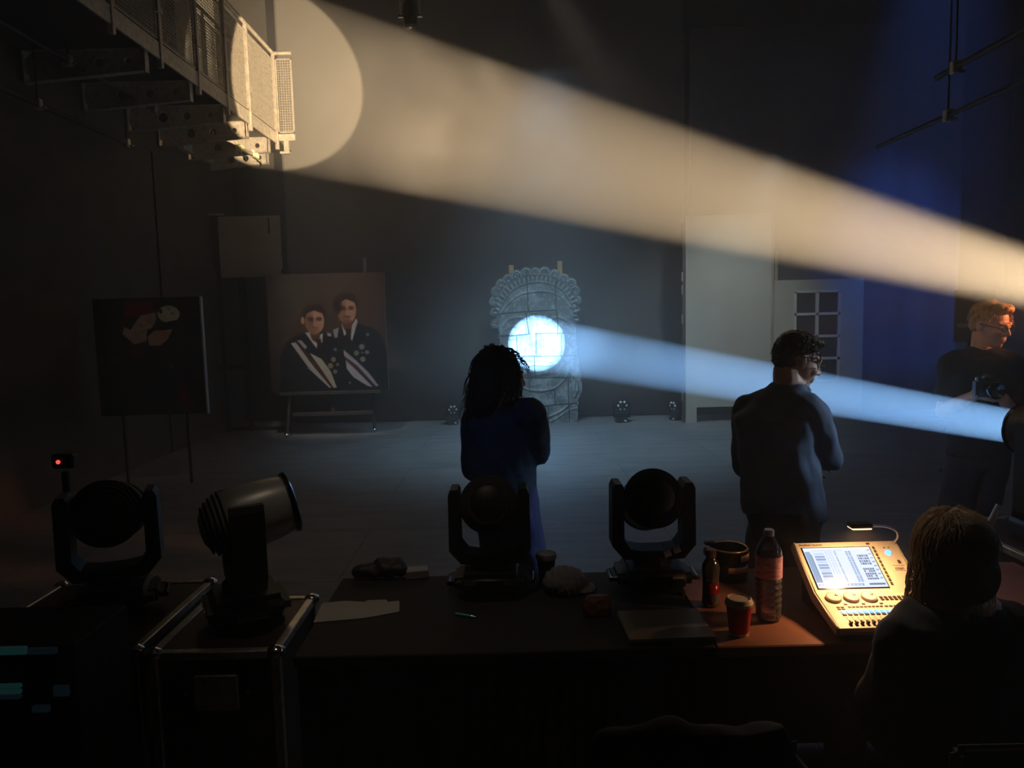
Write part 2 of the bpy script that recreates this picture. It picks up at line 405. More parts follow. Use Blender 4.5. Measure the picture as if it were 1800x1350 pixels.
# pipes in the grid
def pipe(a, b, r, label, clamps, name='lighting_bar', group=None, top=8.6):
    a = Vector(a); b = Vector(b); t = thing(name, label, 'pipe', a, group=group)
    MB().cyl((0, 0, 0), b - a, r).build('tube', M_dsteel, t, 40)
    for k in clamps:
        p = (b - a) * k
        MB().box(p + Vector((-.035, -.03, -.05)), p + Vector((.035, .03, .05)), .008).cyl(p + Vector((.03, 0, -.03)), p + Vector((.075, 0, -.03)), .012).build('clamp', M_alu, t)
        MB().cyl(p, p + Vector((0, 0, top - a.z)), .008, n=8).build('drop_rod', M_dsteel, t)
    return t
pipe((-4.05, 4.5, 4.22), (-4.05, 8.9, 4.22), .024, 'dark steel pipe with clamps running below the gallery at upper left', [.25, .6, .98], top=4.40)
pipe((-4.4, 5.4, 3.85), (-4.4, 9.0, 3.85), .024, 'lower dark steel pipe beside the left wall, nearer the floor', [.5, .95], top=4.40)
pipe((3.5, 3.6, 3.60), (3.5, 6.2, 3.60), .024, 'upper of two steel pipes high on the right, catching a blue glint', [.35, .9])
pipe((3.72, 3.6, 3.35), (3.72, 7.6, 3.35), .02, 'long lower steel pipe high on the right under the glinting one', [.3, .7])

# hanging unit at the top of the picture
h = P(722, 50, Y=8.0); t = thing('hanging_light', 'small dark stage light hanging nose down at the top centre above the beam', 'stage light', h)
MB().lathe([(0, .02), (.055, .0), (.075, .02), (.075, .22), (.05, .27), (0, .27)]).build('body', M_dsteel, t, 40)
MB().tube([(-.1, 0, .12), (-.1, 0, .36), (.1, 0, .36), (.1, 0, .12)], .012).build('yoke', M_steel, t, 40)
for s in (-1, 1): MB().cyl((.075 * s, 0, .12), (.125 * s, 0, .12), .016).build('bolt', M_chrome, t, 40)
MB().ell((-.0, -.03, .005), (.02, .02, .02)).build('lens', M_chrome, t, True)
MB().cyl((0, 0, .36), (0, 0, 8.6 - h.z), .014, n=10).build('drop_rod', M_dsteel, t, 40)

# ------------------------------------------------------------------ steel gallery
GX = -3.4; GT = 5.66; GB = 4.52
t = thing('steel_gallery', 'steel walkway gallery with mesh railings high on the left wall', 'gallery', (GX, 11.3, 4.2))
L = lambda x_, y_, z_: (x_ - GX, y_ - 11.3, z_ - 4.2)
YP = [11.3, 10.15, 9.35, 8.5, 7.6, 6.7, 5.8]
for k, y in enumerate(YP):
    MB().box(L(GX - .025, y - .025, 4.28), L(GX + .025, y + .025, GT), .004).box(L(GX - .01, y - .05, GB + .28), L(GX + .035, y + .05, GB + .34)).box(L(GX - .01, y - .05, GT - .3), L(GX + .035, y + .05, GT - .24)).build('post', M_steel, t)
MB().cyl(L(GX, 5.8, GT), L(GX, 11.3, GT), .028).cyl(L(GX, 11.3, GT), L(GX + .27, 11.3, GT), .028).build('handrail', M_steel, t, 40)
def wire(p0, ux, w, z0, z1, sp=.036, r=.0042):
    m = MB(); ux = Vector(ux); nrm = Vector((ux.y, -ux.x, 0)); p0 = Vector(p0)
    fr = .016
    for a, b_, c, d in ((0, w, z0, z0 + fr), (0, w, z1 - fr, z1), (0, fr, z0, z1), (w - fr, w, z0, z1)):
        q0 = p0 + ux * a - nrm * fr / 2; q1 = p0 + ux * b_ + nrm * fr / 2
        m.box([min(q0[i], q1[i]) for i in (0, 1)] + [c], [max(q0[i], q1[i]) for i in (0, 1)] + [d])
    k = sp
    while k < w - .01:
        m.cyl((p0 + ux * k) + Vector((0, 0, z0)), (p0 + ux * k) + Vector((0, 0, z1)), r, n=4, caps=False); k += sp
    k = z0 + sp
    while k < z1 - .01:
        m.cyl(p0 + Vector((0, 0, k)), p0 + ux * w + Vector((0, 0, k)), r, n=4, caps=False); k += sp
    return m
for a, b_ in zip(YP, YP[1:]):
    wire(L(GX, b_ + .05, 0)[:2] + (0,), (0, 1, 0), a - b_ - .1, GB - 4.2 + .02, GT - 4.2 - .1).build('mesh_panel', M_steel, t)
wire(L(GX + .03, 11.3, 0)[:2] + (0,), (1, 0, 0), .24, GB - 4.2, GT - 4.2 - .08).build('mesh_panel', M_steel, t)
MB().box(L(GX + .03, 11.27, 4.40), L(GX + .27, 11.33, 4.50), .006).box(L(GX + .1, 11.28, 4.24), L(GX + .17, 11.33, 4.40)).box(L(GX + .05, 11.24, 4.21), L(GX + .19, 11.34, 4.24)).build('end_plate', M_steel, t)
MB().box(L(GX - .012, 5.8, 4.36), L(GX + .012, 11.3, GB), .002).build('kick_board', M_steel, t)
MB().box(L(-4.62, 5.8, 4.40), L(GX - .03, 12.1, 4.44)).build('deck', M_dsteel, t)
def bracket(y, x0, x1):
    # channel with three round holes, deeper at the wall
    n = 20; bm = bmesh.new(); z1 = 4.40; zl = 4.10; zr = 4.19
    holes = [(x0 + (x1 - x0) * f, r_) for f, r_ in ((.36, .058), (.61, .045), (.85, .034))]
    m = MB()
    # web made of strips round each hole
    xs = [x0] + [c for c, _ in holes] + [x1]; bounds = [x0] + [(holes[i][0] + holes[i + 1][0]) / 2 for i in (0, 1)] + [x1]
    zb = lambda xx: zl + (zr - zl) * (xx - x0) / (x1 - x0)
    for i, (cx, rr) in enumerate(holes):
        a, b2 = bounds[i], bounds[i + 1]; cz = (z1 + zb(cx)) / 2
        outer = []; inner = []
        for k in range(24):
            q = 2 * PI * (k + .5) / 24; c, s = math.cos(q), math.sin(q)
            tx = (b2 - cx) / c if c > 0 else (a - cx) / c
            tz = (z1 - cz) / s if s > 0 else 1e9
            if s < 0:
                tz = -(cz - zb(cx)) / s
            tt = min(tx, tz); ox, oz = cx + c * tt, cz + s * tt
            if s < 0: oz = max(oz, zb(ox)) if tt == tx else zb(ox)
            outer.append((ox, oz)); inner.append((cx + c * rr, cz + s * rr))
        for yy in (y - .005, y + .005):
            O = [m.bm.verts.new(L(p[0], yy, p[1])) for p in outer]; I = [m.bm.verts.new(L(p[0], yy, p[1])) for p in inner]
            for k in range(24): m.bm.faces.new((O[k], O[(k + 1) % 24], I[(k + 1) % 24], I[k]))
            if yy > y:
                for k in range(24): m.bm.faces.new((Ip[k], Ip[(k + 1) % 24], I[(k + 1) % 24], I[k]))
            Ip = I
    m.box(L(x0, y - .04, z1 - .008), L(x1, y + .04, z1)); m.box(L(x0, y - .04, 4.10), L(x0 + .012, y + .04, z1)); m.box(L(x1 - .01, y - .04, 4.18), L(x1, y + .04, z1))
    ang = math.atan2(zr - zl, x1 - x0)
    m.prism([(L(x0, 0, 0)[0], zl - 4.2), (L(x1, 0, 0)[0], zr - 4.2), (L(x1, 0, 0)[0], zr - 4.192), (L(x0, 0, 0)[0], zl - 4.192)], y - 11.3 - .04, y - 11.3 + .04)
    return m
for y, x0, x1 in ((11.85, -4.62, -3.72), (11.05, -4.62, -3.44), (10.15, -4.62, -3.44), (9.35, -4.62, -3.44), (8.4, -4.62, -3.44), (7.4, -4.62, -3.44)):
    bracket(y, x0, x1).build('bracket', M_steel, t)
for y in (10.3, 10.5, 11.15, 11.25, 9.5): MB().cyl(L(GX - .06, y, 4.44), L(GX - .06, y, 4.50), .02, n=10).build('bolt', M_chrome, t, 40)
# scaffold tube with clamps poking out from under the gallery
a = P(372, 240, Y=10.6); b_ = P(452, 275, Y=10.6)
t = thing('scaffold_tube', 'short scaffold tube with bright clamps poking out under the gallery', 'pipe', a)
d = b_ - a
MB().cyl((0, 0, 0), d, .028).build('tube', M_steel, t, 40)
M_yel = mat('pale_yellow_clamp', (.75, .72, .45), .4)
for f, s in ((.62, 1.0), (.97, .8)):
    p = d * f
    MB().box(p - Vector((.05, .05, .05)) * s, p + Vector((.05, .05, .05)) * s, .012).tube([p + Vector((.02, -.04, -.04)) * s, p + Vector((.05, -.08, -.1)) * s, p + Vector((.09, -.05, -.13)) * s, p + Vector((.08, 0, -.17)) * s], .014).cyl(p + Vector((-.02, 0, .04)) * s, p + Vector((-.05, -.03, .1)) * s, .014).build('clamp', M_yel, t)
MB().cyl((0.02, 0, 0), (0.02, 0, 4.42 - a.z + .02), .012, n=8).build('hanger', M_steel, t)
p = P(441, 328, X=-4.63); t = MB().box((-.01, -.05, -.06), (.02, .05, .06), .008).build('wall_switch', mat('ivory_plastic', (.6, .57, .5), .5), None, None, (-4.64, p.y, p.z))
tag(t, 'tiny pale switch box on the dark left wall below the gallery', 'switch')

# ------------------------------------------------------------------ scenery: left side
a = P(382, 381, Y=11.7); b_ = P(489, 381, Y=11.7); c_ = P(489, 484, Y=11.7)
t = thing('display_board', 'dull brown board raised on two dark posts behind the portrait', 'board', (a.x, 11.7, 0))
MB().box((0, 0, c_.z - .02), (b_.x - a.x, .03, a.z), .003).build('panel', M_ply, t)
MB().box((b_.x - a.x, -.004, c_.z + .1), (b_.x - a.x + .018, .034, a.z), .003).build('edge_strip', M_alu, t)
MB().box((b_.x - a.x - .16, -.03, a.z - .28), (b_.x - a.x - .14, 0, a.z - .03), .003).build('hinge', M_dsteel, t)
for xx in (-.2, -.06): MB().box((xx, -.02, 0), (xx + .05, .05, a.z + .02), .004).build('post', M_black, t)
MB().box((-.2, -.02, a.z + .02), (.1, .05, a.z + .05), .004).build('top_rail', M_ply, t)
MB().box((.0, .03, .0), (b_.x - a.x, .05, .06)).box((.3, .0, 0), (.36, .05, c_.z)).box((-.15, 0, 1), (.36, .04, 1.05)).build('support', M_black, t)

# portrait painting: drawn in units of a photo crop, 837 x 805
cv = Canvas(98, 940, 170, 985, 230, 224, (.085, .052, .040))
n1 = npnoise(cv.x, cv.y, .012, 1); n2 = npnoise(cv.x, cv.y, .05, 2)
cv.mix(np.clip((n1 - .35) * 1.2, 0, .7), (.13, .085, .055)); cv.mix(np.clip((cv.x - 500) / 900, 0, .4) * (cv.y < 700), (.13, .07, .055))
cv.mix(np.clip((cv.y - 560) / 700, 0, .8), (.03, .03, .035)); cv.ell(230, 300, 110, 90, (.10, .10, .05), 120, al=.5)
cv.c *= .72; suit = (.012, .014, .022); suit2 = (.014, .018, .026)
cv.poly([(600, 560), (730, 520), (830, 545), (905, 600), (940, 720), (945, 990), (560, 990), (560, 640)], suit2, 10)
cv.poly([(215, 640), (280, 600), (370, 570), (500, 570), (600, 620), (640, 720), (650, 990), (160, 990), (170, 760)], suit, 10)
sk = (.52, .27, .17); skd = (.14, .055, .03)
def face(cx, cy, rx, ry, lit, beard, hair):
    cv.ell(cx, cy - ry * .45, rx * 1.25, ry * .75, hair, 12); cv.ell(cx + rx * .0, cy + ry * 1.05, rx * .5, ry * .5, skd, 8)
    cv.ell(cx, cy, rx, ry, sk, 8, .05); cv.ell(cx - lit * rx * .55, cy + 4, rx * .5, ry * .85, skd, 24, al=.6)
    cv.ell(cx + lit * rx * .3, cy - ry * .25, rx * .45, ry * .3, (.55, .31, .20), 20, al=.8)
    for s in (-1, 1):
        cv.ell(cx + s * rx * .42 + 3, cy - ry * .13, rx * .33, ry * .15, (.06, .025, .015), 10, al=.85); cv.line([(cx + s * rx * .2, cy - ry * .26), (cx + s * rx * .72, cy - ry * .24)], 4, (.04, .02, .012), 5)
    cv.line([(cx + 6, cy - ry * .1), (cx + 12, cy + ry * .25), (cx, cy + ry * .3)], 4, (.16, .07, .045), 6); cv.ell(cx + 4, cy + ry * .22, rx * .17, ry * .09, (.5, .27, .18), 8)
    cv.ell(cx + 4, cy + ry * .47, rx * .38, ry * .07, (.09, .035, .02), 6, al=beard); cv.ell(cx + 4, cy + ry * .58, rx * .26, ry * .06, (.30, .10, .08), 5)
    cv.ell(cx + 4, cy + ry * .86, rx * .5, ry * .2, (.09, .04, .025), 16, al=beard * .8)
    cv.poly([(cx - rx * 1.15, cy - ry * .1), (cx - rx * 1.2, cy - ry * .9), (cx - rx * .4, cy - ry * 1.25), (cx + rx * .7, cy - ry * 1.2), (cx + rx * 1.2, cy - ry * .7), (cx + rx * 1.1, cy - ry * .1), (cx + rx * .85, cy - ry * .55), (cx, cy - ry * .78), (cx - rx * .8, cy - ry * .55)], hair, 8)
cv.poly([(560, 560), (600, 545), (590, 610), (570, 615)], (.35, .33, .36), 4); cv.poly([(515, 575), (545, 585), (545, 605), (520, 600)], (.4, .37, .36), 4)
cv.poly([(622, 515), (640, 545), (675, 560), (728, 485), (738, 505), (692, 640), (668, 580), (638, 602)], (.50, .47, .45), 4)
face(665, 425, 66, 95, 1, .9, (.03, .017, .01)); cv.ell(737, 432, 9, 20, skd, 5)
cv.ell(600, 390, 30, 60, (.03, .017, .01), 14); cv.line([(645, 340), (610, 375), (600, 430)], 16, (.03, .017, .01), 10)
cv.poly([(645, 555), (695, 550), (690, 580), (682, 640), (655, 640), (652, 580)], (.03, .018, .016), 4)
cv.poly([(362, 575), (385, 570), (450, 600), (487, 580), (480, 640), (440, 690), (405, 640)], (.55, .50, .46), 4)
face(432, 495, 68, 92, 1, .45, (.035, .016, .008)); cv.ell(347, 490, 12, 24, sk, 5)
cv.poly([(420, 625), (470, 618), (475, 660), (468, 690), (436, 690), (442, 650)], (.05, .022, .022), 4)
def sash(pts_l, pts_r, cols):
    n = len(cols)
    for i, c in enumerate(cols):
        f0, f1 = i / n, (i + 1) / n
        A = [(l[0] + (r_[0] - l[0]) * f0, l[1] + (r_[1] - l[1]) * f0) for l, r_ in zip(pts_l, pts_r)]
        B = [(l[0] + (r_[0] - l[0]) * f1, l[1] + (r_[1] - l[1]) * f1) for l, r_ in zip(pts_l, pts_r)]
        cv.poly(A + B[::-1], c, 4)
cv.poly([(290, 640), (345, 690), (450, 810), (545, 962), (528, 962), (400, 800)], (.09, .03, .03), 3); cv.poly([(255, 645), (290, 640), (400, 800), (528, 962), (515, 962), (380, 830)], (.52, .48, .43), 3); cv.poly([(385, 715), (470, 760), (530, 850), (568, 962), (545, 962), (450, 810)], (.50, .47, .36), 3)
cv.poly([(300, 628), (330, 625), (370, 675), (355, 690)], (.35, .34, .36), 4)
cv.poly([(640, 770), (720, 850), (825, 962), (790, 955), (690, 890), (645, 830)], (.50, .45, .48), 3); cv.poly([(630, 740), (720, 810), (850, 958), (825, 962), (720, 850), (640, 770)], (.07, .04, .05), 3); cv.poly([(630, 700), (720, 780), (800, 860), (870, 955), (850, 958), (720, 810), (630, 740)], (.42, .38, .42), 3)
for cx, cy, rr, cc in ((553, 765, 20, (.36, .30, .22)), (530, 808, 22, (.34, .33, .16)), (580, 800, 13, (.25, .24, .18)), (560, 850, 17, (.26, .27, .24)), (760, 682, 21, (.33, .33, .31)), (720, 724, 20, (.28, .30, .16)), (796, 720, 17, (.25, .25, .23)), (763, 768, 21, (.30, .31, .30)), (762, 722, 8, (.25, .25, .23)), (570, 695, 13, (.2, .22, .24)), (806, 597, 13, (.16, .18, .19)), (372, 822, 11, (.35, .28, .22)), (663, 930, 10, (.18, .18, .18))):
    th = np.arctan2(cv.y - cy, cv.x - cx); rad = rr * (.8 + .22 * np.cos(8 * th)); d = np.hypot(cv.x - cx, cv.y - cy)
    cv.mix(np.clip(.5 - (d - rad) / 4, 0, 1), cc); cv.ell(cx, cy, rr * .35, rr * .35, (.08, .06, .04), 4); cv.ell(cx, cy, rr * .15, rr * .15, (.45, .4, .3), 3)
cv.c *= (.88 + .24 * n2)[..., None]
M_paint = mat('oil_paint', (1, 1, 1), .55, attr='paint')
tl = P(466, 483, Y=11.0); tr = P(675, 483, Y=11.0); bl = P(477, 690, Y=11.0)
pw = tr.x - tl.x; ph = tl.z - bl.z
t = thing('portrait_painting', 'large portrait of two men in dark suits with sashes and medals, standing on an easel', 'painting', (tl.x, 11.0, bl.z))
cv.c = np.clip(cv.c, 0, 1)
grid_obj('painted_picture', 230, 224, pw, ph, cv.c, M_paint, t)
MB().box((0, .002, 0), (pw, .035, ph), .002).build('stretcher', M_ply, t)
t = thing('easel', 'dark wooden easel holding the portrait painting', 'easel', (tl.x + pw / 2, 11.1, 0))
M_dwood = mat('dark_wood', (.07, .06, .055), .6, var=.2)
for s, px_, py_ in ((-1, 509, 766), (1, 661, 757)):
    f = P(px_, py_, z=0); MB().tube([(f.x - t.location.x, f.y - 11.1 - .12, 0.02), (s * .62, -.04, bl.z), (s * .45, .10, tl.z - .3)], .022, 6).build('leg', M_dwood, t)
    MB().ell((f.x - t.location.x, f.y - 11.1 - .12, .035), (.035, .045, .035)).build('castor', M_chrome, t, True)
MB().box((-.75, -.14, bl.z - .05), (.75, -.05, bl.z), .005).build('tray', M_dwood, t)
MB().box((-.6, -.03, .30), (.6, .01, .36), .005).build('crossbar', M_dwood, t)
mx = P(642, 470, Y=11.1).x - t.location.x
MB().box((mx - .03, -.02, bl.z), (mx + .03, .02, tl.z + .22), .004).build('mast', M_dwood, t)
MB().box((-.03, .0, .33), (.03, .04, bl.z)).build('mast', M_dwood, t)

# left poster board: red-capped pale face, white skull-like cap and a hand
cv = Canvas(60, 915, 175, 1120, 170, 190, (.016, .015, .015))
nn = npnoise(cv.x, cv.y, .02, 5)
cv.poly([(310, 200), (535, 215), (545, 290), (440, 310), (300, 330)], (.16, .012, .018), 8)
cv.poly([(440, 315), (555, 295), (560, 350), (520, 420), (480, 430), (470, 520), (370, 545), (280, 460), (300, 405), (350, 430), (400, 360)], (.42, .30, .24), 5)
cv.poly([(480, 490), (540, 440), (620, 440), (685, 430), (640, 510), (580, 560), (490, 555)], (.48, .24, .16), 5)
for q in ((545, 470, 640, 450), (560, 490, 660, 460), (575, 515, 650, 480)): cv.line([q[:2], q[2:]], 3, (.12, .05, .04))
cv.ell(662, 310, 88, 68, (.50, .47, .33), 5); cv.poly([(575, 390), (700, 360), (760, 365), (760, 400), (575, 430)], (.015, .015, .016), 5)
for q in ((600, 285, 16, 20), (665, 267, 14, 4), (693, 305, 13, 6), (595, 375, 14, 8)): cv.ell(*q, (.02, .02, .02), 4)
cv.line([(430, 380), (445, 410), (425, 400)], 5, (.03, .02, .02)); cv.line([(480, 360), (520, 345), (530, 380), (490, 370)], 4, (.05, .03, .03)); cv.line([(375, 440), (390, 470), (430, 450), (470, 430)], 5, (.06, .03, .03))
cv.poly([(325, 590), (440, 580), (430, 640), (370, 660)], (.13, .012, .014), 6); cv.poly([(700, 800), (760, 900), (830, 1080), (720, 1130), (700, 950)], (.10, .012, .014), 8)
cv.ell(205, 670, 40, 40, (.10, .07, .07), 30, al=.6); cv.ell(650, 725, 12, 22, (.12, .12, .12), 8)
cv.c *= (.8 + .4 * nn)[..., None]
tl = P(350, 521, Y=8.0); bb = P(360, 727, Y=8.0); w_ = 1.15
t = thing('poster_board', 'dark poster board with red cap, pale face and white skull shape', 'poster', (tl.x - w_, 8.0, bb.z))
hh = tl.z - bb.z
grid_obj('printed_picture', 170, 190, w_, hh, np.clip(cv.c, 0, 1), M_paint, t)
MB().box((0, .002, 0), (w_, .04, hh), .002).build('board', M_black, t)
MB().box((w_, -.004, 0), (w_ + .018, .042, hh), .002).build('edge_strip', mat('lit_edge', (.5, .5, .48), .6), t)  # pale colour stands for the wooden board side catching light
for xx in (.2, w_ - .25): MB().box((xx, .042, -bb.z), (xx + .025, .07, hh * .8)).build('leg', M_black, t)

# ------------------------------------------------------------------ giant carved-head panel, lit by the blue-white spot
x0, x1, yt, yb = 240., 910., 120., 1212.
nx, ny = 300, 470
cv = Canvas(x0, x1, yt, yb, nx, ny, (.20, .215, .21))
X_, Y_ = cv.x, cv.y
nA = npnoise(X_, Y_, .02, 11, 5); nB = npnoise(X_, Y_, .07, 12, 3)
cv.mix(np.clip((nA - .5) * 4, 0, .8), (.42, .47, .48)); cv.mix(np.clip((.42 - nA) * 4, 0, .7), (.11, .12, .12)); cv.mix(np.clip((nB - .62) * 5, 0, .6), (.55, .62, .64))
H = .010 * nA
outline = [(300, 1207), (302, 640), (290, 520), (278, 430), (285, 330), (330, 260), (400, 205), (500, 175), (640, 175), (740, 200), (810, 250), (842, 330), (848, 440), (850, 520), (862, 720), (885, 860), (893, 985), (858, 1045), (856, 1207)]
mask = cv.inside(outline)
scal = [(276, 500, 30), (272, 425, 30), (270, 352, 31), (284, 286, 31), (322, 238, 33), (372, 208, 33), (432, 182, 34), (500, 166, 34), (566, 163, 30), (634, 166, 36), (704, 182, 32), (768, 212, 33), (822, 242, 32), (848, 292, 31), (855, 355, 31), (848, 422, 30), (846, 482, 28)]
ccx, ccy = 562, 520
for sx, sy, sr in scal:
    d = np.hypot(X_ - sx, Y_ - sy); mask |= d < sr
    ring = np.exp(-((d - sr * .8) / 5) ** 2) + .7 * np.exp(-((d - sr * .42) / 4) ** 2); outside = np.hypot(X_ - ccx, (Y_ - ccy)) > np.hypot(sx - ccx, sy - ccy) - 14
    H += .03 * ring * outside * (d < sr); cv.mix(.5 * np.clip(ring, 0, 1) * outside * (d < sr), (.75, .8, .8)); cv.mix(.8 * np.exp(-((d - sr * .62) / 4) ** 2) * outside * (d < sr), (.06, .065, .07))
inner1 = [(298, 560), (300, 440), (350, 330), (420, 265), (505, 232), (600, 226), (705, 250), (780, 310), (828, 410), (836, 560)]
inner2 = [(306, 440), (360, 375), (430, 320), (505, 296), (640, 290), (740, 325), (815, 400)]
pol1 = cv.inside(inner1); di = cv.dist(inner1)
th = np.arctan2(Y_ - ccy, X_ - ccx); band = (~pol1) & (Y_ < 500) & (di < 60)
fl = (.5 + .5 * np.cos(th * 62)) ** 2 * band * np.clip(1 - np.abs(di - 28) / 30, 0, 1)
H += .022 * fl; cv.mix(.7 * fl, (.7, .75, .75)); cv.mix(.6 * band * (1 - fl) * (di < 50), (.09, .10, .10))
def ridge(pts, w, hgt, ca=.35, col=(.5, .55, .56), sh=True):
    global H
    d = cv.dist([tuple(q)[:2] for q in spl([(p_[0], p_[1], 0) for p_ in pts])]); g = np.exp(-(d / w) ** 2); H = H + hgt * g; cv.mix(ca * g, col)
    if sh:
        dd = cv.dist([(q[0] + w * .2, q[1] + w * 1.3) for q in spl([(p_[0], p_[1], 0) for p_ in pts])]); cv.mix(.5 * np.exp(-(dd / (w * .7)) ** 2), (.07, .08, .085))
ridge(inner1, 6, .018); ridge(inner2, 6, .016)
ridge([(325, 520), (360, 478), (410, 462), (480, 465)], 10, .02); ridge([(640, 500), (690, 470), (750, 475), (800, 505)], 10, .02)
ridge([(345, 540), (400, 520), (455, 530)], 6, .01); ridge([(660, 540), (720, 520), (775, 540)], 6, .01)
ridge([(520, 560), (528, 610), (520, 650)], 9, .02, .2); ridge([(520, 650), (488, 672), (486, 705), (520, 722), (560, 718), (630, 714)], 5, .012, .3, (.15, .16, .17))
ridge([(450, 765), (500, 750), (545, 757), (600, 750), (680, 770)], 10, .02, .25); ridge([(460, 800), (545, 796), (640, 800), (700, 792)], 9, .02, .25); ridge([(470, 845), (545, 858), (640, 848)], 14, .018, .2)
ridge([(450, 945), (520, 968), (610, 972), (700, 950), (775, 880), (805, 800)], 8, .02); ridge([(600, 1168), (660, 1150), (740, 1115), (800, 1070)], 8, .016); ridge([(640, 1195), (700, 1170), (780, 1120), (850, 1100)], 6, .012)
ridge([(820, 870), (850, 900), (860, 960), (835, 1020)], 10, .02); ridge([(845, 900), (835, 950), (850, 990)], 6, .012)
for k in range(26):
    rr = random.Random(k); bx, by = rr.uniform(320, 850), rr.uniform(260, 1180); ridge([(bx, by), (bx + rr.uniform(-25, 25), by + rr.uniform(-12, 12)), (bx + rr.uniform(-35, 35), by + rr.uniform(-22, 22))], 3.5, .006, .4, sh=False)
face_r = ((X_ - 545) / 230) ** 2 + ((Y_ - 640) / 260) ** 2; H += .05 * np.clip(1 - face_r, 0, 1) ** .6
JN = [[(505, 150), (507, 300), (509, 422)], [(262, 441), (400, 432), (520, 426), (705, 420)], [(712, 195), (710, 330), (712, 420), (722, 500), (718, 585)], [(492, 430), (500, 500), (512, 580)], [(300, 590), (400, 587), (508, 580)], [(560, 577), (700, 577), (835, 583)], [(562, 577), (560, 715)], [(746, 588), (743, 738)], [(440, 730), (600, 733), (760, 737), (850, 735)], [(545, 733), (546, 800), (548, 885)], [(440, 806), (545, 797), (630, 803), (700, 795)], [(445, 882), (560, 887), (680, 888), (800, 890)], [(507, 893), (508, 975)], [(793, 892), (790, 1000), (795, 1200)], [(805, 855), (808, 925)], [(580, 1090), (700, 1075), (850, 1070)], [(690, 975), (692, 1075)], [(640, 1090), (642, 1207)], [(420, 590), (425, 730)], [(330, 735), (332, 885)], [(305, 890), (445, 884)]]
for jn in JN:
    wob = cv.dist(jn); g = np.exp(-(wob / 2.6) ** 2); H = H - .022 * g; cv.mix(.93 * np.clip(g * 1.5, 0, 1), (.025, .03, .035))
pa = P(800 + x0 / 3.97, 440 + yt / 3.97, Y=CLOCKY); pb = P(800 + x1 / 3.97, 440 + yb / 3.97, Y=CLOCKY); sw = pb.x - pa.x; sh_ = pa.z - pb.z
t = thing('carved_head_panel', 'tall cut-out stone-look panel of a giant crowned head with the white light disc on it', 'scenery panel', (pa.x, CLOCKY, 0))
M_stone = mat('painted_stone', (1, 1, 1), .85, attr='paint', bump=.15, scale=30)
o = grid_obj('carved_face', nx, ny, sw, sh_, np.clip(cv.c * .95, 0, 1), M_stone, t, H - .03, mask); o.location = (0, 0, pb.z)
md = o.modifiers.new('thickness', 'SOLIDIFY'); md.thickness = .05; md.offset = -1
k = sw / (x1 - x0)
for zx, zt in ((396, 105), (746, 85)):
    MB().box(((zx - 17 - x0) * k, .09, .02), ((zx + 17 - x0) * k, .13, pb.z + (yb - zt) * sh_ / (yb - yt)), .003).build('batten', M_wood, t)
MB().box((.4, .13, .02), (1.2, .4, .06)).box((.35, .12, 1.2), (1.25, .14, 1.3)).build('brace', M_wood, t)

# ------------------------------------------------------------------ scenery: right side flats
a = P(1205, 379, Y=11.45); b_ = P(1357, 377, Y=11.45); nzt = P(1224, 716, Y=11.45)
t = thing('tall_flat', 'tall plain pale grey scenery flat standing left of the window flat', 'scenery flat', (a.x, 11.45, 0))
w_ = b_.x - a.x
MB().prism([(0, .0), (.17, 0), (.17, nzt.z), (w_ - .17, nzt.z), (w_ - .17, 0), (w_, 0), (w_, a.z), (0, a.z)], 0, .03).build('panel', M_grey, t)
MB().box((-.045, .0, .03), (-.005, .06, a.z - .1), .003).build('side_batten', M_dwood, t)
MB().box((w_ + .01, .03, 0), (w_ + .05, .08, a.z - .1)).box((0, .03, 2.2), (w_, .06, 2.26)).build('side_batten', M_ply, t)
M_dent = mat('bare_metal', (.5, .48, .45), .4, .6)
for z_ in (.35, 1.55, 2.0, 2.2): MB().box((-.06, -.01, z_), (-.045, .03, z_ + .14), .003).build('hinge', M_dent, t)
MB().box((.18, .03, nzt.z - .03), (w_ - .18, .05, nzt.z - .005)).build('lower_rail', M_black, t)
a = P(1361, 493, Y=11.6); b_ = P(1519, 490, Y=11.6)
t = thing('window_flat', 'pale grey scenery door flat with a tall window of eight panes', 'scenery flat', (a.x, 11.6, 0))
w_ = b_.x - a.x; ht = a.z
wa = P(1398, 513, Y=11.6); wb_ = P(1473, 668, Y=11.6); wx0, wx1, wz1, wz0 = wa.x - a.x, wb_.x - a.x, wa.z, wb_.z
m = MB()
for lo, hi in (((0, 0, 0), (wx0, .04, ht)), ((wx1, 0, 0), (w_, .04, ht)), ((wx0, 0, wz1), (wx1, .04, ht)), ((wx0, 0, 0), (wx1, .04, wz0))): m.box(lo, hi)
m.build('panel', M_grey, t)
m = MB(); m.box(((wx0 + wx1) / 2 - .022, -.012, wz0), ((wx0 + wx1) / 2 + .022, .02, wz1))
for i in range(0, 5):
    z_ = wz0 + (wz1 - wz0) * i / 4; m.box((wx0 - .015, -.012, z_ - .02), (wx1 + .015, .02, z_ + .02))
for xx in (wx0, wx1): m.box((xx - .02, -.012, wz0), (xx + .02, .02, wz1))
m.build('glazing_bars', mat('white_paint', (.55, .55, .54), .6), t)
MB().box((wx0, .022, wz0), (wx1, .028, wz1)).build('panes', mat('smoked_acrylic', (.03, .035, .06), .25), t)
MB().box((.02, .04, 0), (.07, .09, ht + .45)).box((.02, .04, .0), (.1, .4, .05)).build('brace', M_ply, t)
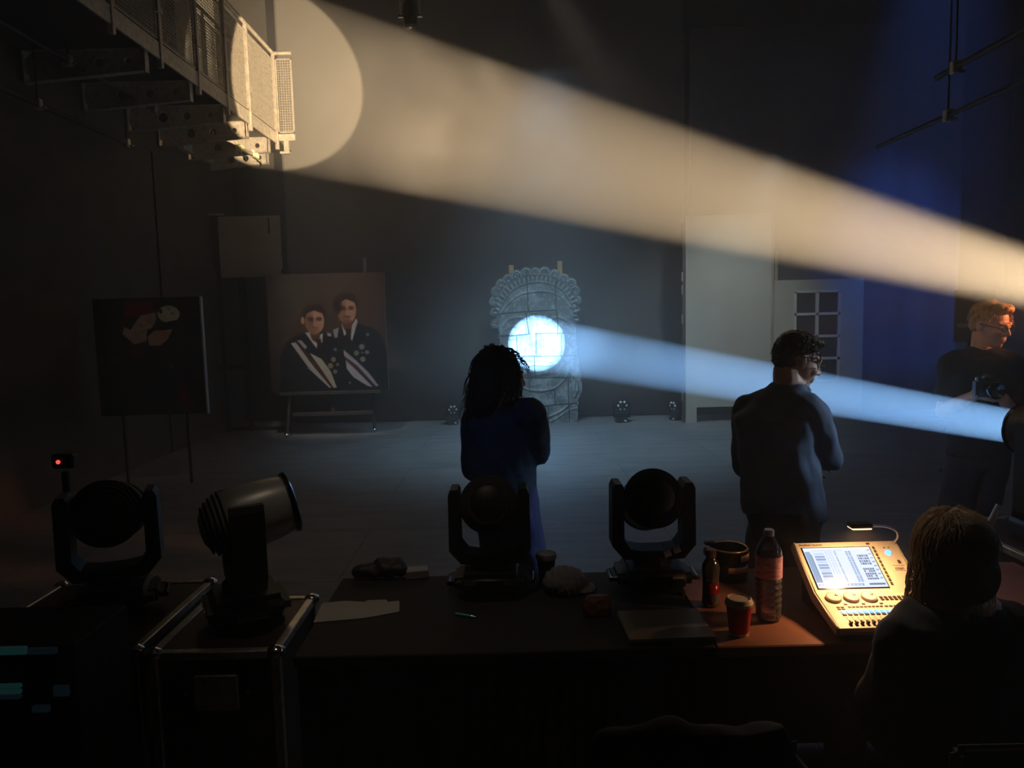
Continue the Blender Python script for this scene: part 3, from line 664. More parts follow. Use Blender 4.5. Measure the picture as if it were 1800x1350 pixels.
# grey board with a pale strip behind the photographer
a = P(1681, 510, Y=7.5); b_ = P(1748, 600, Y=7.5)
t = thing('grey_notice_board', 'dull grey board with a pale strip behind the person with the camera', 'board', (a.x, 7.5, 0))
MB().box((0, 0, b_.z), (b_.x - a.x, .03, a.z), .004).build('panel', mat('grey_board', (.10, .11, .10), .8, var=.1), t)
zs = P(1700, 572, Y=7.5).z; MB().box((.02, -.006, zs - .02), (b_.x - a.x - .02, 0, zs + .02)).build('strip', mat('pale_strip', (.3, .31, .32), .6, var=.3, scale=60), t)
MB().box((.15, .03, 0), (.2, .06, a.z - .1)).box((0, -.1, 0), (.4, .2, .03)).build('stand', M_black, t)

# ------------------------------------------------------------------ moving lights
def moving_head(loc, rz, s, tilt, label, name='moving_head_light', sticker=False, group=None, shellmat=None):
    t = thing(name, label, 'stage light', loc, rz, group); t.scale = (s, s, s)
    sm = shellmat or M_blackplas
    MB().box((-.125, -.125, .012), (.125, .125, .095), .03, seg=3).box((-.15, -.07, .03), (.15, .07, .07), .015, seg=2).build('base', M_blackplas, t, 40)
    for sx in (-1, 1):
        for sy in (-1, 1): MB().cyl((sx * .09, sy * .09, 0), (sx * .09, sy * .09, .014), .014, n=10).build('foot', M_black, t)
        MB().tube([(sx * .12, -.05, .05), (sx * .158, -.045, .045), (sx * .158, .045, .045), (sx * .12, .05, .05)], .009).build('handle', M_gloss, t, 50)
    MB().box((-.05, -.128, .04), (.05, -.124, .08)).build('control_display', M_gloss, t)
    y = MB(); y.cyl((0, 0, .095), (0, 0, .125), .07, n=24)
    poly = [(-.05, .115), (.05, .115), (.11, .12), (.152, .17), (.150, .38), (.14, .40), (.115, .40), (.108, .385), (.108, .19), (.085, .158), (.04, .15), (-.04, .15), (-.085, .158), (-.108, .19), (-.108, .385), (-.115, .40), (-.14, .40), (-.150, .38), (-.152, .17), (-.11, .12)]
    y.prism(poly, -.05, .05); y.build('yoke', M_blackplas, t)
    for sx in (-1, 1): MB().cyl((sx * .10, 0, .328), (sx * .112, 0, .328), .04, n=20).build('pivot', M_black, t, 40)
    R = Matrix.Rotation(tilt, 3, 'X') @ Matrix.Rotation(PI / 2, 3, 'X'); c = Vector((0, 0, .328))
    hd = MB(); hd.lathe([(0, .128), (.04, .124), (.07, .108), (.092, .08), (.103, .045), (.106, 0), (.104, -.06), (.1, -.11), (.09, -.155), (.086, -.155), (.084, -.13)], c, 40, R)
    h_ = hd.build('head', sm, t, 35)
    f = MB()
    for z_, q_ in ((.045, .104), (.06, .1), (.075, .094), (.09, .085), (.104, .073)): f.lathe([(q_ - .006, z_), (q_ + .005, z_ + .001), (q_ + .004, z_ + .006), (q_ - .008, z_ + .008)], c, 40, R)
    f.build('cooling_fin', M_black, h_)
    MB().lathe([(0, -.128), (.05, -.135), (.084, -.128), (.084, -.12), (0, -.12)], c, 32, R).build('lens', M_gloss, t, True)
    MB().lathe([(.086, -.15), (.1, -.152), (.102, -.165), (.092, -.17), (.086, -.165)], c, 40, R).build('bezel', M_gloss, t, 50)
    if sticker:
        for x_ in (.035, .068): MB().box((x_, -.053, .128 + (x_ - .035) * .4), (x_ + .026, -.051, .152 + (x_ - .035) * .5), .001, Matrix.Rotation(-.35, 3, 'Y')).build('label', mat('silver_label', (.6, .62, .66), .35), t)
    return t
TOP = .75
p = P(860, 905, Y=2.7); moving_head((p.x, 2.72, TOP), 0, 1.0, -.33, 'dark moving head light on the table in front of the curly-haired person', group=None)
p = P(1147, 905, Y=2.7); moving_head((p.x, 2.72, TOP), 0, 1.02, -.36, 'dark moving head light on the table with a silver label on its yoke', sticker=True)
M_silver = mat('silver_grey_shell', (.4, .4, .4), .35, .2)
moving_head((-.955, 2.52, TOP), math.radians(-62), 1.08, math.radians(12), 'large moving head light with grey shell turned sideways on the flight case', shellmat=M_silver)
moving_head((-1.47, 2.62, TOP), math.radians(20), 1.1, -.2, 'nearly unseen black moving head light on the leftmost case')
# blue beam fixture at the right: open barrel
bt = thing('beam_light', 'black stage light at the right edge sending out the blue beam', 'stage light', (2.32, 2.98, .78))
o_ = Vector(bt.location); lp = LENS - o_; R = bd.to_track_quat('Z', 'Y').to_matrix()
MB().lathe([(.088, 0), (.105, 0), (.118, -.03), (.122, -.2), (.115, -.36), (.100, -.40), (.060, -.40), (.060, -.38), (.088, -.3), (.088, 0)], lp, 40, R).build('barrel', M_blackplas, bt, 35)
MB().lathe([(.086, .002), (.1, .012), (.112, .004), (.114, -.012), (.105, -.014), (.1, .0), (.088, -.004)], lp, 48, R).build('bezel', M_gloss, bt, True)
yb_ = lp - bd * .18
MB().box((yb_.x - .165, yb_.y - .05, .10), (yb_.x - .135, yb_.y + .05, yb_.z + .06), .008).box((yb_.x + .135, yb_.y - .05, .10), (yb_.x + .165, yb_.y + .05, yb_.z + .06), .008).box((yb_.x - .165, yb_.y - .05, .10), (yb_.x + .165, yb_.y + .05, .14), .008).build('yoke', M_blackplas, bt)
MB().box((yb_.x - .15, yb_.y - .14, .005), (yb_.x + .15, yb_.y + .14, .10), .03, seg=3).build('base', M_blackplas, bt, 40)
# small wash lights on the stage floor
M_ledl = mat('wash_lens_glint', (.9, .9, .9), .4)  # pale diffuse colour carries the glint of the lenses
def wash(px, py, label, rz, s=1.0):
    p = P(px, py, z=0); t = thing('wash_light', label, 'stage light', (p.x, min(p.y, 11.9), 0), rz); t.scale = (s, s, s)
    MB().box((-.10, -.09, 0), (.10, .09, .07), .02, seg=2).build('base', M_blackplas, t, 40)
    y = MB(); y.prism([(-.13, .075), (.13, .075), (.14, .12), (.14, .30), (.125, .31), (.115, .30), (.115, .13), (-.115, .13), (-.115, .30), (-.125, .31), (-.14, .30), (-.14, .12)], -.03, .03); y.build('yoke', M_blackplas, t)
    MB().lathe([(0, .08), (.07, .07), (.1, .03), (.105, -.05), (.1, -.06), (0, -.06)], (0, 0, .27), 32, Matrix.Rotation(-PI / 2 + .2 + PI, 3, 'X')).build('head', M_blackplas, t, 40)
    for k in range(7):
        a = k * PI / 3; r_ = .0 if k == 6 else .062
        MB().ell((r_ * math.cos(a), -.066 - .012 * math.sin(a), .275 + r_ * math.sin(a)), (.021, .012, .021), u=12, v=8).build('lens', M_ledl, t, True)
    MB().box((.02, -.094, .025), (.06, -.088, .045)).build('front_strip', M_ledl, t)
    return t
wash(1093, 742, 'small wash light with seven lenses on the floor right of the carved head panel', .05)
wash(797, 742, 'dim wash light with round lenses on the floor left of the carved head panel', .3, .9)
wash(1187, 738, 'small wash light turned aside on the floor by the tall flat', -1.0, .85)

# ------------------------------------------------------------------ people
def skin(name, col): return mat(name, col, .5, var=.08, scale=30)
M_skin = skin('skin_fair', (.46, .27, .19)); M_skin2 = skin('skin_warm', (.52, .28, .2)); M_eye = mat('eye', (.5, .48, .45), .2)
def hR(heading, pitch=0, tilt=0):
    """heading from +Y towards +X, pitch down, tilt sideways"""
    return Matrix.Rotation(-heading, 3, 'Z') @ Matrix.Rotation(-pitch, 3, 'X') @ Matrix.Rotation(tilt, 3, 'Y')
def add_ell(bm, c, r, R, u=20, v=14):
    g = bmesh.ops.create_uvsphere(bm, u_segments=u, v_segments=v, radius=1)['verts']; c = Vector(c)
    for q in g: q.co = c + R @ Vector((q.co.x * r[0], q.co.y * r[1], q.co.z * r[2]))
def head_shapes(bm, c, R, s=1.0):
    T = lambda x, y, z: c + R @ Vector((x, y, z)) * s
    E = lambda p, r: add_ell(bm, T(*p), [k * s for k in r], R)
    E((0, -.012, .035), (.076, .096, .085)); E((0, .03, -.02), (.064, .068, .075)); E((0, .03, -.06), (.05, .056, .048)); E((0, .074, -.092), (.024, .02, .02))
    for q in (-1, 1):
        E((q * .04, .066, -.022), (.022, .022, .022)); E((q * .078, -.006, -.005), (.010, .019, .032)); E((q * .072, -.012, -.004), (.012, .02, .02))
        cap(bm, T(q * .012, .094, .028), T(q * .048, .078, .03), .011 * s, .008 * s); E((q * .013, .102, -.028), (.009, .010, .008))
        E((q * .03, .08, .008), (.014, .012, .009))
    cap(bm, T(0, .092, .018), T(0, .115, -.022), .008 * s, .0115 * s)
    cap(bm, T(-.018, .09, -.052), T(.018, .09, -.052), .0075 * s, .0075 * s); cap(bm, T(-.015, .088, -.064), T(.015, .088, -.064), .0085 * s, .0085 * s)
    cap(bm, T(0, .07, -.045), T(0, .082, -.06), .03 * s, .022 * s)
def hand(bm, w, d, nrm, side, curl=.35):
    d = Vector(d).normalized(); nrm = Vector(nrm); nrm = (nrm - d * nrm.dot(d)).normalized(); x = d.cross(nrm) * side; w = Vector(w)
    for k, (off, L) in enumerate(((-.031, .068), (-.0105, .078), (.0105, .073), (.031, .056))):
        kn = w + d * (.088 - abs(k - 1.2) * .004) + x * off; cap(bm, w + d * .012 + x * off * .55, kn, .0135, .0115, 10)
        p = kn; a = curl * (.7 + .15 * k)
        for j, f in enumerate((.45, .3, .25)):
            q = p + (d * math.cos(a) - nrm * math.sin(a)) * L * f; cap(bm, p, q, .0092 - j * .0008, .0085 - j * .0008, 10); p = q; a += curl * 1.1
    add_ell(bm, w + d * .05, (.037, .045, .014), Matrix((x, d, nrm)).transposed())
    p = w + d * .02 - x * .024; q = p + (d * .75 - x * .8 - nrm * .25).normalized() * .04; cap(bm, p, q, .014, .011, 10)
    q2 = q + (d * .95 - x * .35 - nrm * .25 * (1 + curl)).normalized() * .032; cap(bm, q, q2, .0105, .0095, 10); cap(bm, q2, q2 + (d - x * .05 - nrm * .3).normalized() * .024, .0095, .008, 10)
def figure(label, root, J, torso, hd, hs, skinm, topm, legm, grp=None, shoe=True, top_off=.018, hem=True, sleeve=1.0, wrinkle=.006, hands=None, neck=.052, topname='jacket', legw=1.0, arm=1.0):
    """J: joints as room positions; torso: (centre, half width, half depth, heading) rings low to high"""
    root = Vector(root); G = {k: Vector(v) - root for k, v in J.items()}
    bm = bmesh.new(); hc = G['head']; head_shapes(bm, hc, hd, hs)
    cap(bm, hc + hd @ Vector((0, -.025, -.06)), G['neck'], neck, neck * 1.12)
    for s in 'lr': cap(bm, G['neck'] - Vector((0, 0, .02)), G['s' + s], .055, .055)
    loft(bm, [(Vector(c) - root, rx * .88, ry * .88, th) for c, rx, ry, th in torso])
    for s in 'lr':
        cap(bm, G['s' + s], G['e' + s], .052 * arm, .042 * arm); cap(bm, G['e' + s], (G['e' + s] * .45 + G['w' + s] * .55), .043 * arm, .036 * arm); cap(bm, (G['e' + s] * .45 + G['w' + s] * .55), G['w' + s], .036 * arm, .026 * arm)
        dd, nn_ = hands[s][0], hands[s][1]; hand(bm, G['w' + s], dd, nn_, 1 if s == 'l' else -1, hands[s][2])
        cap(bm, G['h' + s], G['k' + s], .082, .056); mid = G['k' + s] * .65 + G['a' + s] * .35; cap(bm, G['k' + s], mid, .054, .056); cap(bm, mid, G['a' + s], .056, .037)
        f = G['t' + s]; cap(bm, G['a' + s] - Vector((0, 0, .03)), f, .04, .03)
    o = link('person', fuse('person', bm, .0055, 3), skinm, None, True, root); tag(o, label, 'person', grp)
    # clothing
    def wr(p): return wrinkle * (noise.noise(Vector((p.x * 7, p.y * 7, p.z * 11))) + .6 * noise.noise(Vector((p.x * 16 + 3, p.y * 16, p.z * 9 + p.x * 14))))
    bm = bmesh.new(); loft(bm, [(Vector(c) - root, rx, ry, th) for c, rx, ry, th in torso])
    k = top_off
    for s in 'lr':
        cap(bm, G['neck'] - Vector((0, 0, .035)), G['s' + s], .055 + k, .055 + k)
        cap(bm, G['s' + s], G['e' + s], (.052 + k) * arm, (.044 + k) * arm) if sleeve >= 1 else cap(bm, G['s' + s], G['s' + s].lerp(G['e' + s], .6), .054 + k, .05 + k)
        if sleeve >= 1: cap(bm, G['e' + s], G['e' + s].lerp(G['w' + s], .93), (.044 + k) * arm, (.03 + k * .8) * arm)
    tp = link(topname, fuse(topname, bm, .009, 4, wr), topm, o, True)
    bm = bmesh.new()
    for s in 'lr':
        cap(bm, G['h' + s], G['k' + s], .098 * legw, .072 * legw); cap(bm, G['k' + s], G['a' + s] + Vector((0, 0, .03)), .072 * legw, .055 * legw)
    hc_ = (G['hl'] + G['hr']) / 2; th = torso[0][3]
    loft(bm, [(hc_ + Vector((0, 0, -.09)), .15, .105, th), (hc_ + Vector((0, 0, .02)), .165, .12, th), (hc_ + Vector((0, 0, .13)), .15, .11, th)])
    link('trousers', fuse('trousers', bm, .010, 3, wr), legm, o, True)
    for s in 'lr':
        bm = bmesh.new(); a = G['a' + s]; f = G['t' + s]; cap(bm, a - Vector((0, 0, .035)), f, .05, .042); d = (f - a); d.z = 0; d.normalize()
        m_ = fuse('shoe', bm, .008, 2); co = [v for v in m_.vertices]
        for v in co: v.co.z = max(v.co.z, -root.z + .003)
        link('shoe', m_, M_black, o, True)
    for s in (-1, 1): MB().ell(hc + hd @ Vector((s * .031, .082, .008)) * hs, [.0125 * hs] * 3, u=12, v=8).build('eye', M_eye, o, True)
    return o
def strands(mb, c, R, s, n, length, curl, seed, r=.0035, phi=(-2.6, 2.6), up=(.2, 1.45), out=.012, spread=.03, g=.34, w0=1.0):
    """locks rooted on the scalp, falling with gravity; phi 0 = back of the head"""
    rd = random.Random(seed)
    for i in range(n):
        f = rd.uniform(*phi); el = rd.uniform(*up); ln = length * rd.uniform(.75, 1.1)
        n0 = Vector((math.sin(f) * math.cos(el), -math.cos(f) * math.cos(el), math.sin(el)))
        p = c + R @ Vector((n0.x * .082, n0.y * .102 - .01, n0.z * .09 + .037)) * s; d = (R @ n0)
        pts = [p.copy()]; v = (R @ Vector((n0.x, n0.y - .2, .1)) * w0 + Vector((0, 0, -1)) * (1 - w0)).normalized(); steps = 14; ph = rd.uniform(0, 6.28); ax1 = d.orthogonal().normalized(); ax2 = d.cross(ax1)
        for k in range(steps):
            v = (v + Vector((0, 0, -g))).normalized(); p = p + v * ln / steps
            q = p - (c + R @ Vector((0, -.01, .02)) * s); ell = math.sqrt((q.x / (.090 * s)) ** 2 + (q.y / (.104 * s)) ** 2 + (q.z / (.103 * s)) ** 2)
            if ell < 1 + out * 8: p += q.normalized() * ((1 + out * 8 - ell) * .085 * s)
            a = ph + k * 1.25; w = curl * (.3 + k / steps)
            pts.append(p + (ax1 * math.cos(a) + ax2 * math.sin(a)) * w + d * spread * k / steps * rd.uniform(.3, 1))
        mb.tube(pts, r * rd.uniform(.7, 1.3), 5, [1 - .75 * (k / steps) for k in range(steps + 1)])

# --- person with long curly hair, dark coat (arms folded, looking right)
Y0 = 3.2; D = lambda px, py, dy=0.0: P(px, py, Y=Y0 + dy)
root = (D(884, 900).x, Y0, 0)
hd_ = hR(math.radians(62), .1)
th = math.radians(38)
J = dict(head=D(880, 664), neck=D(886, 722), sl=D(839, 738, .08), sr=D(931, 728, -.10), el=D(836, 822, .12), er=D(945, 790, -.02), wl=D(925, 790, .17), wr=D(880, 796, .20),
         hl=D(864, 890, .05), hr=D(908, 892, -.05), kl=(D(868, 0).x, Y0 + .07, .50), kr=(D(922, 0).x, Y0 + .0, .50), al=(D(866, 0).x, Y0 + .05, .08), ar=(D(925, 0).x, Y0 - .05, .08))
J['tl'] = Vector(J['al']) + Vector((.09, .12, -.045)); J['tr'] = Vector(J['ar']) + Vector((.12, .10, -.045))
tor = [(D(884, 908), .158, .125, th), (D(884, 870), .158, .125, th), (D(884, 820), .150, .118, th), (D(884, 770), .158, .12, th), (D(885, 740), .165, .115, th), (D(886, 718), .12, .085, th)]
hands = dict(l=((.6, -.5, .15), (.3, .9, .2), .5), r=((-.7, .3, -.1), (.5, .8, .2), .5))
M_coat = mat('navy_coat', (.022, .045, .085), .8, var=.3, scale=30, bump=.2); M_jean = mat('blue_jeans', (.035, .045, .14), .85, var=.2, scale=50)
o = figure('person with long curly dark hair and dark coat standing with arms folded', root, J, tor, hd_, 1.0, M_skin, M_coat, M_jean, hands=hands, top_off=.022, topname='coat', wrinkle=.012)
hc = Vector(J['head']) - Vector(root)
bm = bmesh.new(); add_ell(bm, hc + hd_ @ Vector((0, -.022, .04)), (.09, .102, .094), hd_); add_ell(bm, hc + hd_ @ Vector((0, -.06, -.03)), (.092, .07, .10), hd_); add_ell(bm, hc + hd_ @ Vector((-.04, -.06, -.11)), (.105, .07, .08), hd_)
hm = fuse('hair', bm, .008, 2, lambda p: .012 * noise.noise(p * 28))
mb = MB(); mb.bm.from_mesh(hm); M_curl = mat('dark_curly_hair', (.02, .014, .02), .55, var=.3, scale=60)
strands(mb, hc, hd_, 1.05, 520, .19, .010, 4, .0032, (-2.0, 2.0), (-.1, 1.4), .004, .02, .7, .7); strands(mb, hc, hd_, 1.06, 180, .10, .010, 5, .003, (-2.7, 2.7), (.5, 1.5), .006, .03)
for i_ in range(90):
    rd_ = random.Random(900 + i_); p0 = hc + hd_ @ Vector((rd_.uniform(-.10, .04), rd_.uniform(-.12, -.05), rd_.uniform(-.10, .04))); ph_ = rd_.uniform(0, 6)
    mb.tube([p0 + hd_ @ Vector((-.035 * k / 9 + .008 * math.cos(ph_ + k), -.012 * k / 9, -.012 * k + .008 * math.sin(ph_ + k))) for k in range(10)], .0032, 5, [1 - .07 * k for k in range(10)])
mb.build('hair', M_curl, o, True)
gl = D(926, 777, -.11) - Vector(root); MB().ell(gl, (.012, .006, .011)).ell(gl + Vector((.006, 0, -.012)), (.008, .005, .009)).build('wristwatch', mat('watch_glint', (.8, .8, .85), .1, emit=(.6, .6, .7), estr=.5), o, True)  # watch glass emits a little, a glint put into the material

# --- man with glasses, dark shirt, arms folded, seen from behind
Y0 = 3.22; root = (D(1378, 900).x, Y0, 0); hd_ = hR(math.radians(88), math.radians(20), 0); th = math.radians(34)
J = dict(head=D(1401, 634, .02), neck=D(1387, 690, .0), sl=D(1315, 718, .09), sr=D(1424, 720, -.09), el=D(1312, 815, .16), er=D(1458, 802, -.02), wl=D(1408, 815, .26), wr=D(1420, 800, .22),
         hl=D(1352, 905, .05), hr=D(1402, 908, -.05), kl=(D(1350, 0).x, Y0 + .06, .52), kr=(D(1412, 0).x, Y0 - .02, .52), al=(D(1345, 0).x, Y0 + .02, .08), ar=(D(1418, 0).x, Y0 - .05, .08))
J['tl'] = Vector(J['al']) + Vector((.08, .13, -.045)); J['tr'] = Vector(J['ar']) + Vector((.12, .10, -.045))
tor = [(D(1378, 905, .02), .178, .135, th), (D(1376, 885, .02), .182, .14, th), (D(1372, 840, .01), .172, .135, th), (D(1366, 780), .172, .13, th), (D(1364, 735), .182, .125, th), (D(1374, 702), .13, .085, th), (D(1384, 684), .088, .074, th), (D(1388, 672), .074, .068, th)]
hands = dict(l=((.7, -.35, .1), (.3, .9, .2), .5), r=((-.7, .4, -.1), (.5, .8, .2), .5))
M_shirt = mat('blue_grey_shirt', (.065, .09, .14), .85, var=.1, scale=12, bump=.1); M_trou = mat('dark_trousers', (.02, .02, .03), .85, var=.2)
o = figure('man with short dark hair and glasses in a dark shirt, back turned, arms folded', root, J, tor, hd_, .98, M_skin, M_shirt, M_trou, hands=hands, top_off=.016, topname='shirt', wrinkle=.014, neck=.06, arm=1.08)
hc = Vector(J['head']) - Vector(root); T = lambda x, y, z: hc + hd_ @ Vector((x, y, z)) * .98
nk = Vector(J['neck']) - Vector(root)
mb = MB(); ring = [nk + Vector((.078 * math.cos(a), .072 * math.sin(a), -.0 + .018 * math.sin(a + .8))) for a in [2 * PI * k / 20 for k in range(21)]]
mb.tube(ring, .014, 8); mb.build('collar', M_shirt, o, True)
bm = bmesh.new(); add_ell(bm, T(0, -.022, .046), (.080, .094, .085), hd_); add_ell(bm, T(0, -.055, .0), (.070, .055, .065), hd_); add_ell(bm, T(0, .03, .098), (.062, .055, .03), hd_)
hm = fuse('hair', bm, .006, 1, lambda p: .006 * noise.noise(p * 45) + .004 * noise.noise(p * 110)); mb = MB(); mb.bm.from_mesh(hm)
strands(mb, hc, hd_, .97, 260, .035, .002, 8, .0028, (-2.2, 2.2), (-.25, 1.5), .012, .006)
mb.build('hair', mat('dark_brown_hair', (.022, .015, .011), .55, var=.3, scale=80), o, True)
g = MB()
for s in (-1, 1):
    g.tube([T(s * .033 + .021 * math.cos(a), .104, .006 + .017 * math.sin(a)) for a in [2 * PI * k / 14 for k in range(15)]], .0016, 6); g.tube([T(s * .056, .102, .01), T(s * .078, .06, .012), T(s * .084, -.005, .01)], .0016, 6)
g.tube([T(-.012, .104, .01), T(0, .108, .013), T(.012, .104, .01)], .0016, 6); g.build('glasses', M_dsteel, o, 60)

# --- person with camera at the right, black T-shirt
Y0 = 3.85; root = (D(1718, 800).x, Y0, 0); hd_ = hR(math.radians(158), math.radians(14), 0); th = math.radians(170)
J = dict(head=D(1741, 572), neck=D(1728, 618), sr=D(1676, 640, .03), sl=D(1774, 642, -.02), er=D(1660, 722, .06), el=D(1784, 738, -.02), wr=D(1712, 696, -.20), wl=D(1764, 700, -.22),
         hr=D(1700, 790), hl=D(1742, 790), kr=(D(1698, 0).x, Y0 + .0, .50), kl=(D(1745, 0).x, Y0 - .04, .50), ar=(D(1694, 0).x, Y0 + .06, .08), al=(D(1750, 0).x, Y0 + .02, .08))
J['tl'] = Vector(J['al']) + Vector((.06, -.13, -.045)); J['tr'] = Vector(J['ar']) + Vector((-.02, -.14, -.045))
tor = [(D(1720, 800), .165, .12, th), (D(1720, 760), .16, .12, th), (D(1722, 700), .16, .115, th), (D(1725, 655), .175, .115, th), (D(1727, 628), .12, .08, th)]
hands = dict(r=((.75, -.2, .55), (-.4, -.8, 0), .55), l=((-.7, -.1, .65), (.5, -.75, .2), .55))
M_tee = mat('black_tshirt', (.012, .012, .014), .85, var=.2, scale=20)
o = figure('person with short fair hair in a black T-shirt holding a camera, standing at the right', root, J, tor, hd_, .93, M_skin2, M_tee, M_trou, hands=hands, top_off=.02, topname='tshirt', wrinkle=.01, sleeve=.5)
hc = Vector(J['head']) - Vector(root)
bm = bmesh.new(); add_ell(bm, hc + hd_ @ Vector((0, -.024, .05)), (.078, .09, .08), hd_); add_ell(bm, hc + hd_ @ Vector((0, -.05, .0)), (.068, .055, .06), hd_); add_ell(bm, hc + hd_ @ Vector((.0, .04, .098)), (.06, .05, .028), hd_)
hm = fuse('hair', bm, .006, 1, lambda p: .006 * noise.noise(p * 45)); mb = MB(); mb.bm.from_mesh(hm); strands(mb, hc, hd_, .93, 150, .035, .002, 9, .0028, (-2.4, 2.4), (0, 1.5), .012, .006)
mb.build('hair', mat('fair_hair', (.36, .19, .06), .5, var=.25, scale=60), o, True)
T = lambda x, y, z: hc + hd_ @ Vector((x, y, z)) * .93
g = MB()
for s in (-1, 1):
    g.tube([T(s * .033 + .021 * math.cos(a), .106, .006 + .017 * math.sin(a)) for a in [2 * PI * k / 14 for k in range(15)]], .002, 6); g.tube([T(s * .056, .102, .01), T(s * .082, .05, .012), T(s * .086, -.005, .01)], .002, 6)
g.tube([T(-.012, .106, .01), T(.012, .106, .01)], .002, 6); g.build('glasses', M_black, o, 60)
c = D(1738, 683, -.30)
ct = thing('camera', 'black stills camera with a lens held up by the person in a black T-shirt', 'camera', c, math.radians(-12))
MB().box((-.065, -.03, -.04), (.065, .03, .045), .01, seg=2).box((-.025, -.025, .04), (.025, .025, .07), .01).build('body', M_blackplas, ct, 40)
MB().lathe([(0, .02), (.034, .02), (.036, .08), (.04, .10), (.036, .11), (.03, .105), (0, .095)], (-.005, 0, 0), 28, Matrix.Rotation(PI / 2, 3, 'X')).build('lens', M_gloss, ct, 50)
MB().box((.035, .028, -.02), (.045, .032, 0)).cyl((-.045, 0, .045), (-.045, 0, .056), .014).build('dial', M_chrome, ct, 40)

# --- operator seated at the console, fair hair, seen from behind
Y0 = 1.95; D = lambda px, py, dy=0.0: P(px + 20, py, Y=Y0 + dy); root = (D(1660, 1100).x, Y0, 0); hd_ = hR(math.radians(-14), math.radians(10), 0); th = math.radians(-6)
rx_ = root[0]
J = dict(head=D(1655, 976, .02), neck=D(1664, 1062, -.01), sl=D(1572, 1122, .0), sr=D(1760, 1112, -.02), el=D(1528, 1235, .10), er=D(1800, 1240, .10), wl=(rx_ - .03, 2.12, .85), wr=(rx_ + .15, 2.12, .85),
         hl=(rx_ - .09, 1.93, .56), hr=(rx_ + .10, 1.93, .56), kl=(rx_ - .10, 2.36, .55), kr=(rx_ + .12, 2.36, .55), al=(rx_ - .12, 2.34, .08), ar=(rx_ + .14, 2.38, .08))
J['wl'] = (rx_ - .02, 2.06, .85); J['wr'] = (rx_ + .14, 2.06, .85)
J['tl'] = Vector(J['al']) + Vector((-.02, .15, -.045)); J['tr'] = Vector(J['ar']) + Vector((.03, .15, -.045))
tor = [((rx_ + .005, 1.93, .50), .175, .13, th), ((rx_ + .005, 1.93, .60), .17, .125, th), ((rx_, 1.93, .72), .165, .12, th), ((rx_, 1.935, .85), .18, .12, th), ((rx_, 1.94, .94), .185, .11, th), ((rx_, 1.95, .99), .12, .08, th)]
hands = dict(l=((.05, 1, .12), (0, -.15, 1), .35), r=((-.1, 1, .12), (0, -.15, 1), .35))
M_top = mat('black_hoodie', (.014, .012, .014), .9, var=.3, scale=20, bump=.2)
o = figure('person with light shoulder-length hair seated at the lighting console, seen from behind', root, J, tor, hd_, .98, M_skin, M_top, M_trou, hands=hands, top_off=.022, topname='hoodie', wrinkle=.014)
hc = Vector(J['head']) - Vector(root)
bm = bmesh.new(); add_ell(bm, hc + hd_ @ Vector((0, -.02, .04)), (.088, .104, .092), hd_); add_ell(bm, hc + hd_ @ Vector((0, -.045, -.04)), (.082, .07, .085), hd_)
hm = fuse('hair', bm, .007, 2); mb = MB(); mb.bm.from_mesh(hm); M_fair = mat('light_fair_hair', (.36, .27, .18), .4, var=.4, scale=60, stretch=(6, 6, .5), bump=.5)
nt = M_fair.node_tree; tl_ = nt.nodes.new('ShaderNodeBsdfTranslucent'); tl_.inputs[0].default_value = (.75, .55, .35, 1); mx_ = nt.nodes.new('ShaderNodeMixShader'); mx_.inputs[0].default_value = .5
ou_ = nt.nodes['Material Output']; nt.links.new(nt.nodes['Principled BSDF'].outputs[0], mx_.inputs[1]); nt.links.new(tl_.outputs[0], mx_.inputs[2]); nt.links.new(mx_.outputs[0], ou_.inputs[0])
strands(mb, hc, hd_, 1.0, 260, .13, .003, 16, .0013, (-2.8, 2.8), (.7, 1.5), .012, .014, .6, .7)
strands(mb, hc, hd_, 1.0, 160, .22, .004, 17, .0020, (-2.5, -1.2), (.0, 1.0), .008, .022, 1.1, .6)
strands(mb, hc, hd_, 1.0, 260, .23, .003, 15, .0022, (-1.9, -.5), (-.1, .9), .0, .006, 1.3, .55)
strands(mb, hc, hd_, 1.0, 750, .20, .0018, 14, .0017, (-2.1, 2.1), (.1, 1.5), -.01, .003, 1.3, .45)
mb.build('hair', M_fair, o, True)

# ------------------------------------------------------------------ tables and cases
M_table = mat('brown_table_top', (.19, .075, .05), .5, var=.12, scale=10, bump=.04)
def table(name, label, tx0, tx1, ty0, ty1, m, skirt):
    t = thing(name, label, 'table', ((tx0 + tx1) / 2, (ty0 + ty1) / 2, 0))
    hx, hy = (tx1 - tx0) / 2, (ty1 - ty0) / 2
    MB().box((-hx, -hy, .715), (hx, hy, TOP), .004).build('tabletop', m, t)
    for sx in (-1, 1):
        for sy in (-1, 1): MB().cyl((sx * (hx - .08), sy * (hy - .06), 0), (sx * (hx - .08), sy * (hy - .06), .715), .02).build('leg', M_dsteel, t, 40)
    if not skirt: MB().box((-hx + .02, hy - .03, .02), (hx - .02, hy - .015, .713)).build('modesty_panel', M_black, t); return
    sk = MB(); n_ = 90
    f = lambda k, o: (-hx + .01 + (2 * hx - .02) * k / n_, -hy + o + .006 * math.sin(k * 1.9) + .004 * math.sin(k * .7))
    sk.prism([f(k, .008) for k in range(n_ + 1)] + [f(k, .013) for k in range(n_, -1, -1)], .14, .716, 'z'); sk.build('skirt', M_black, t)
table('production_table', 'table topped in black for shade, with a black skirt carrying the two table lights', -.70, .612, 2.20, 2.885, M_black, True)  # black top colour stands for the unlit end of the brown table
table('production_table', 'brown-topped table carrying the lighting console and drinks', .616, 2.0, 2.20, 2.885, M_table, False)

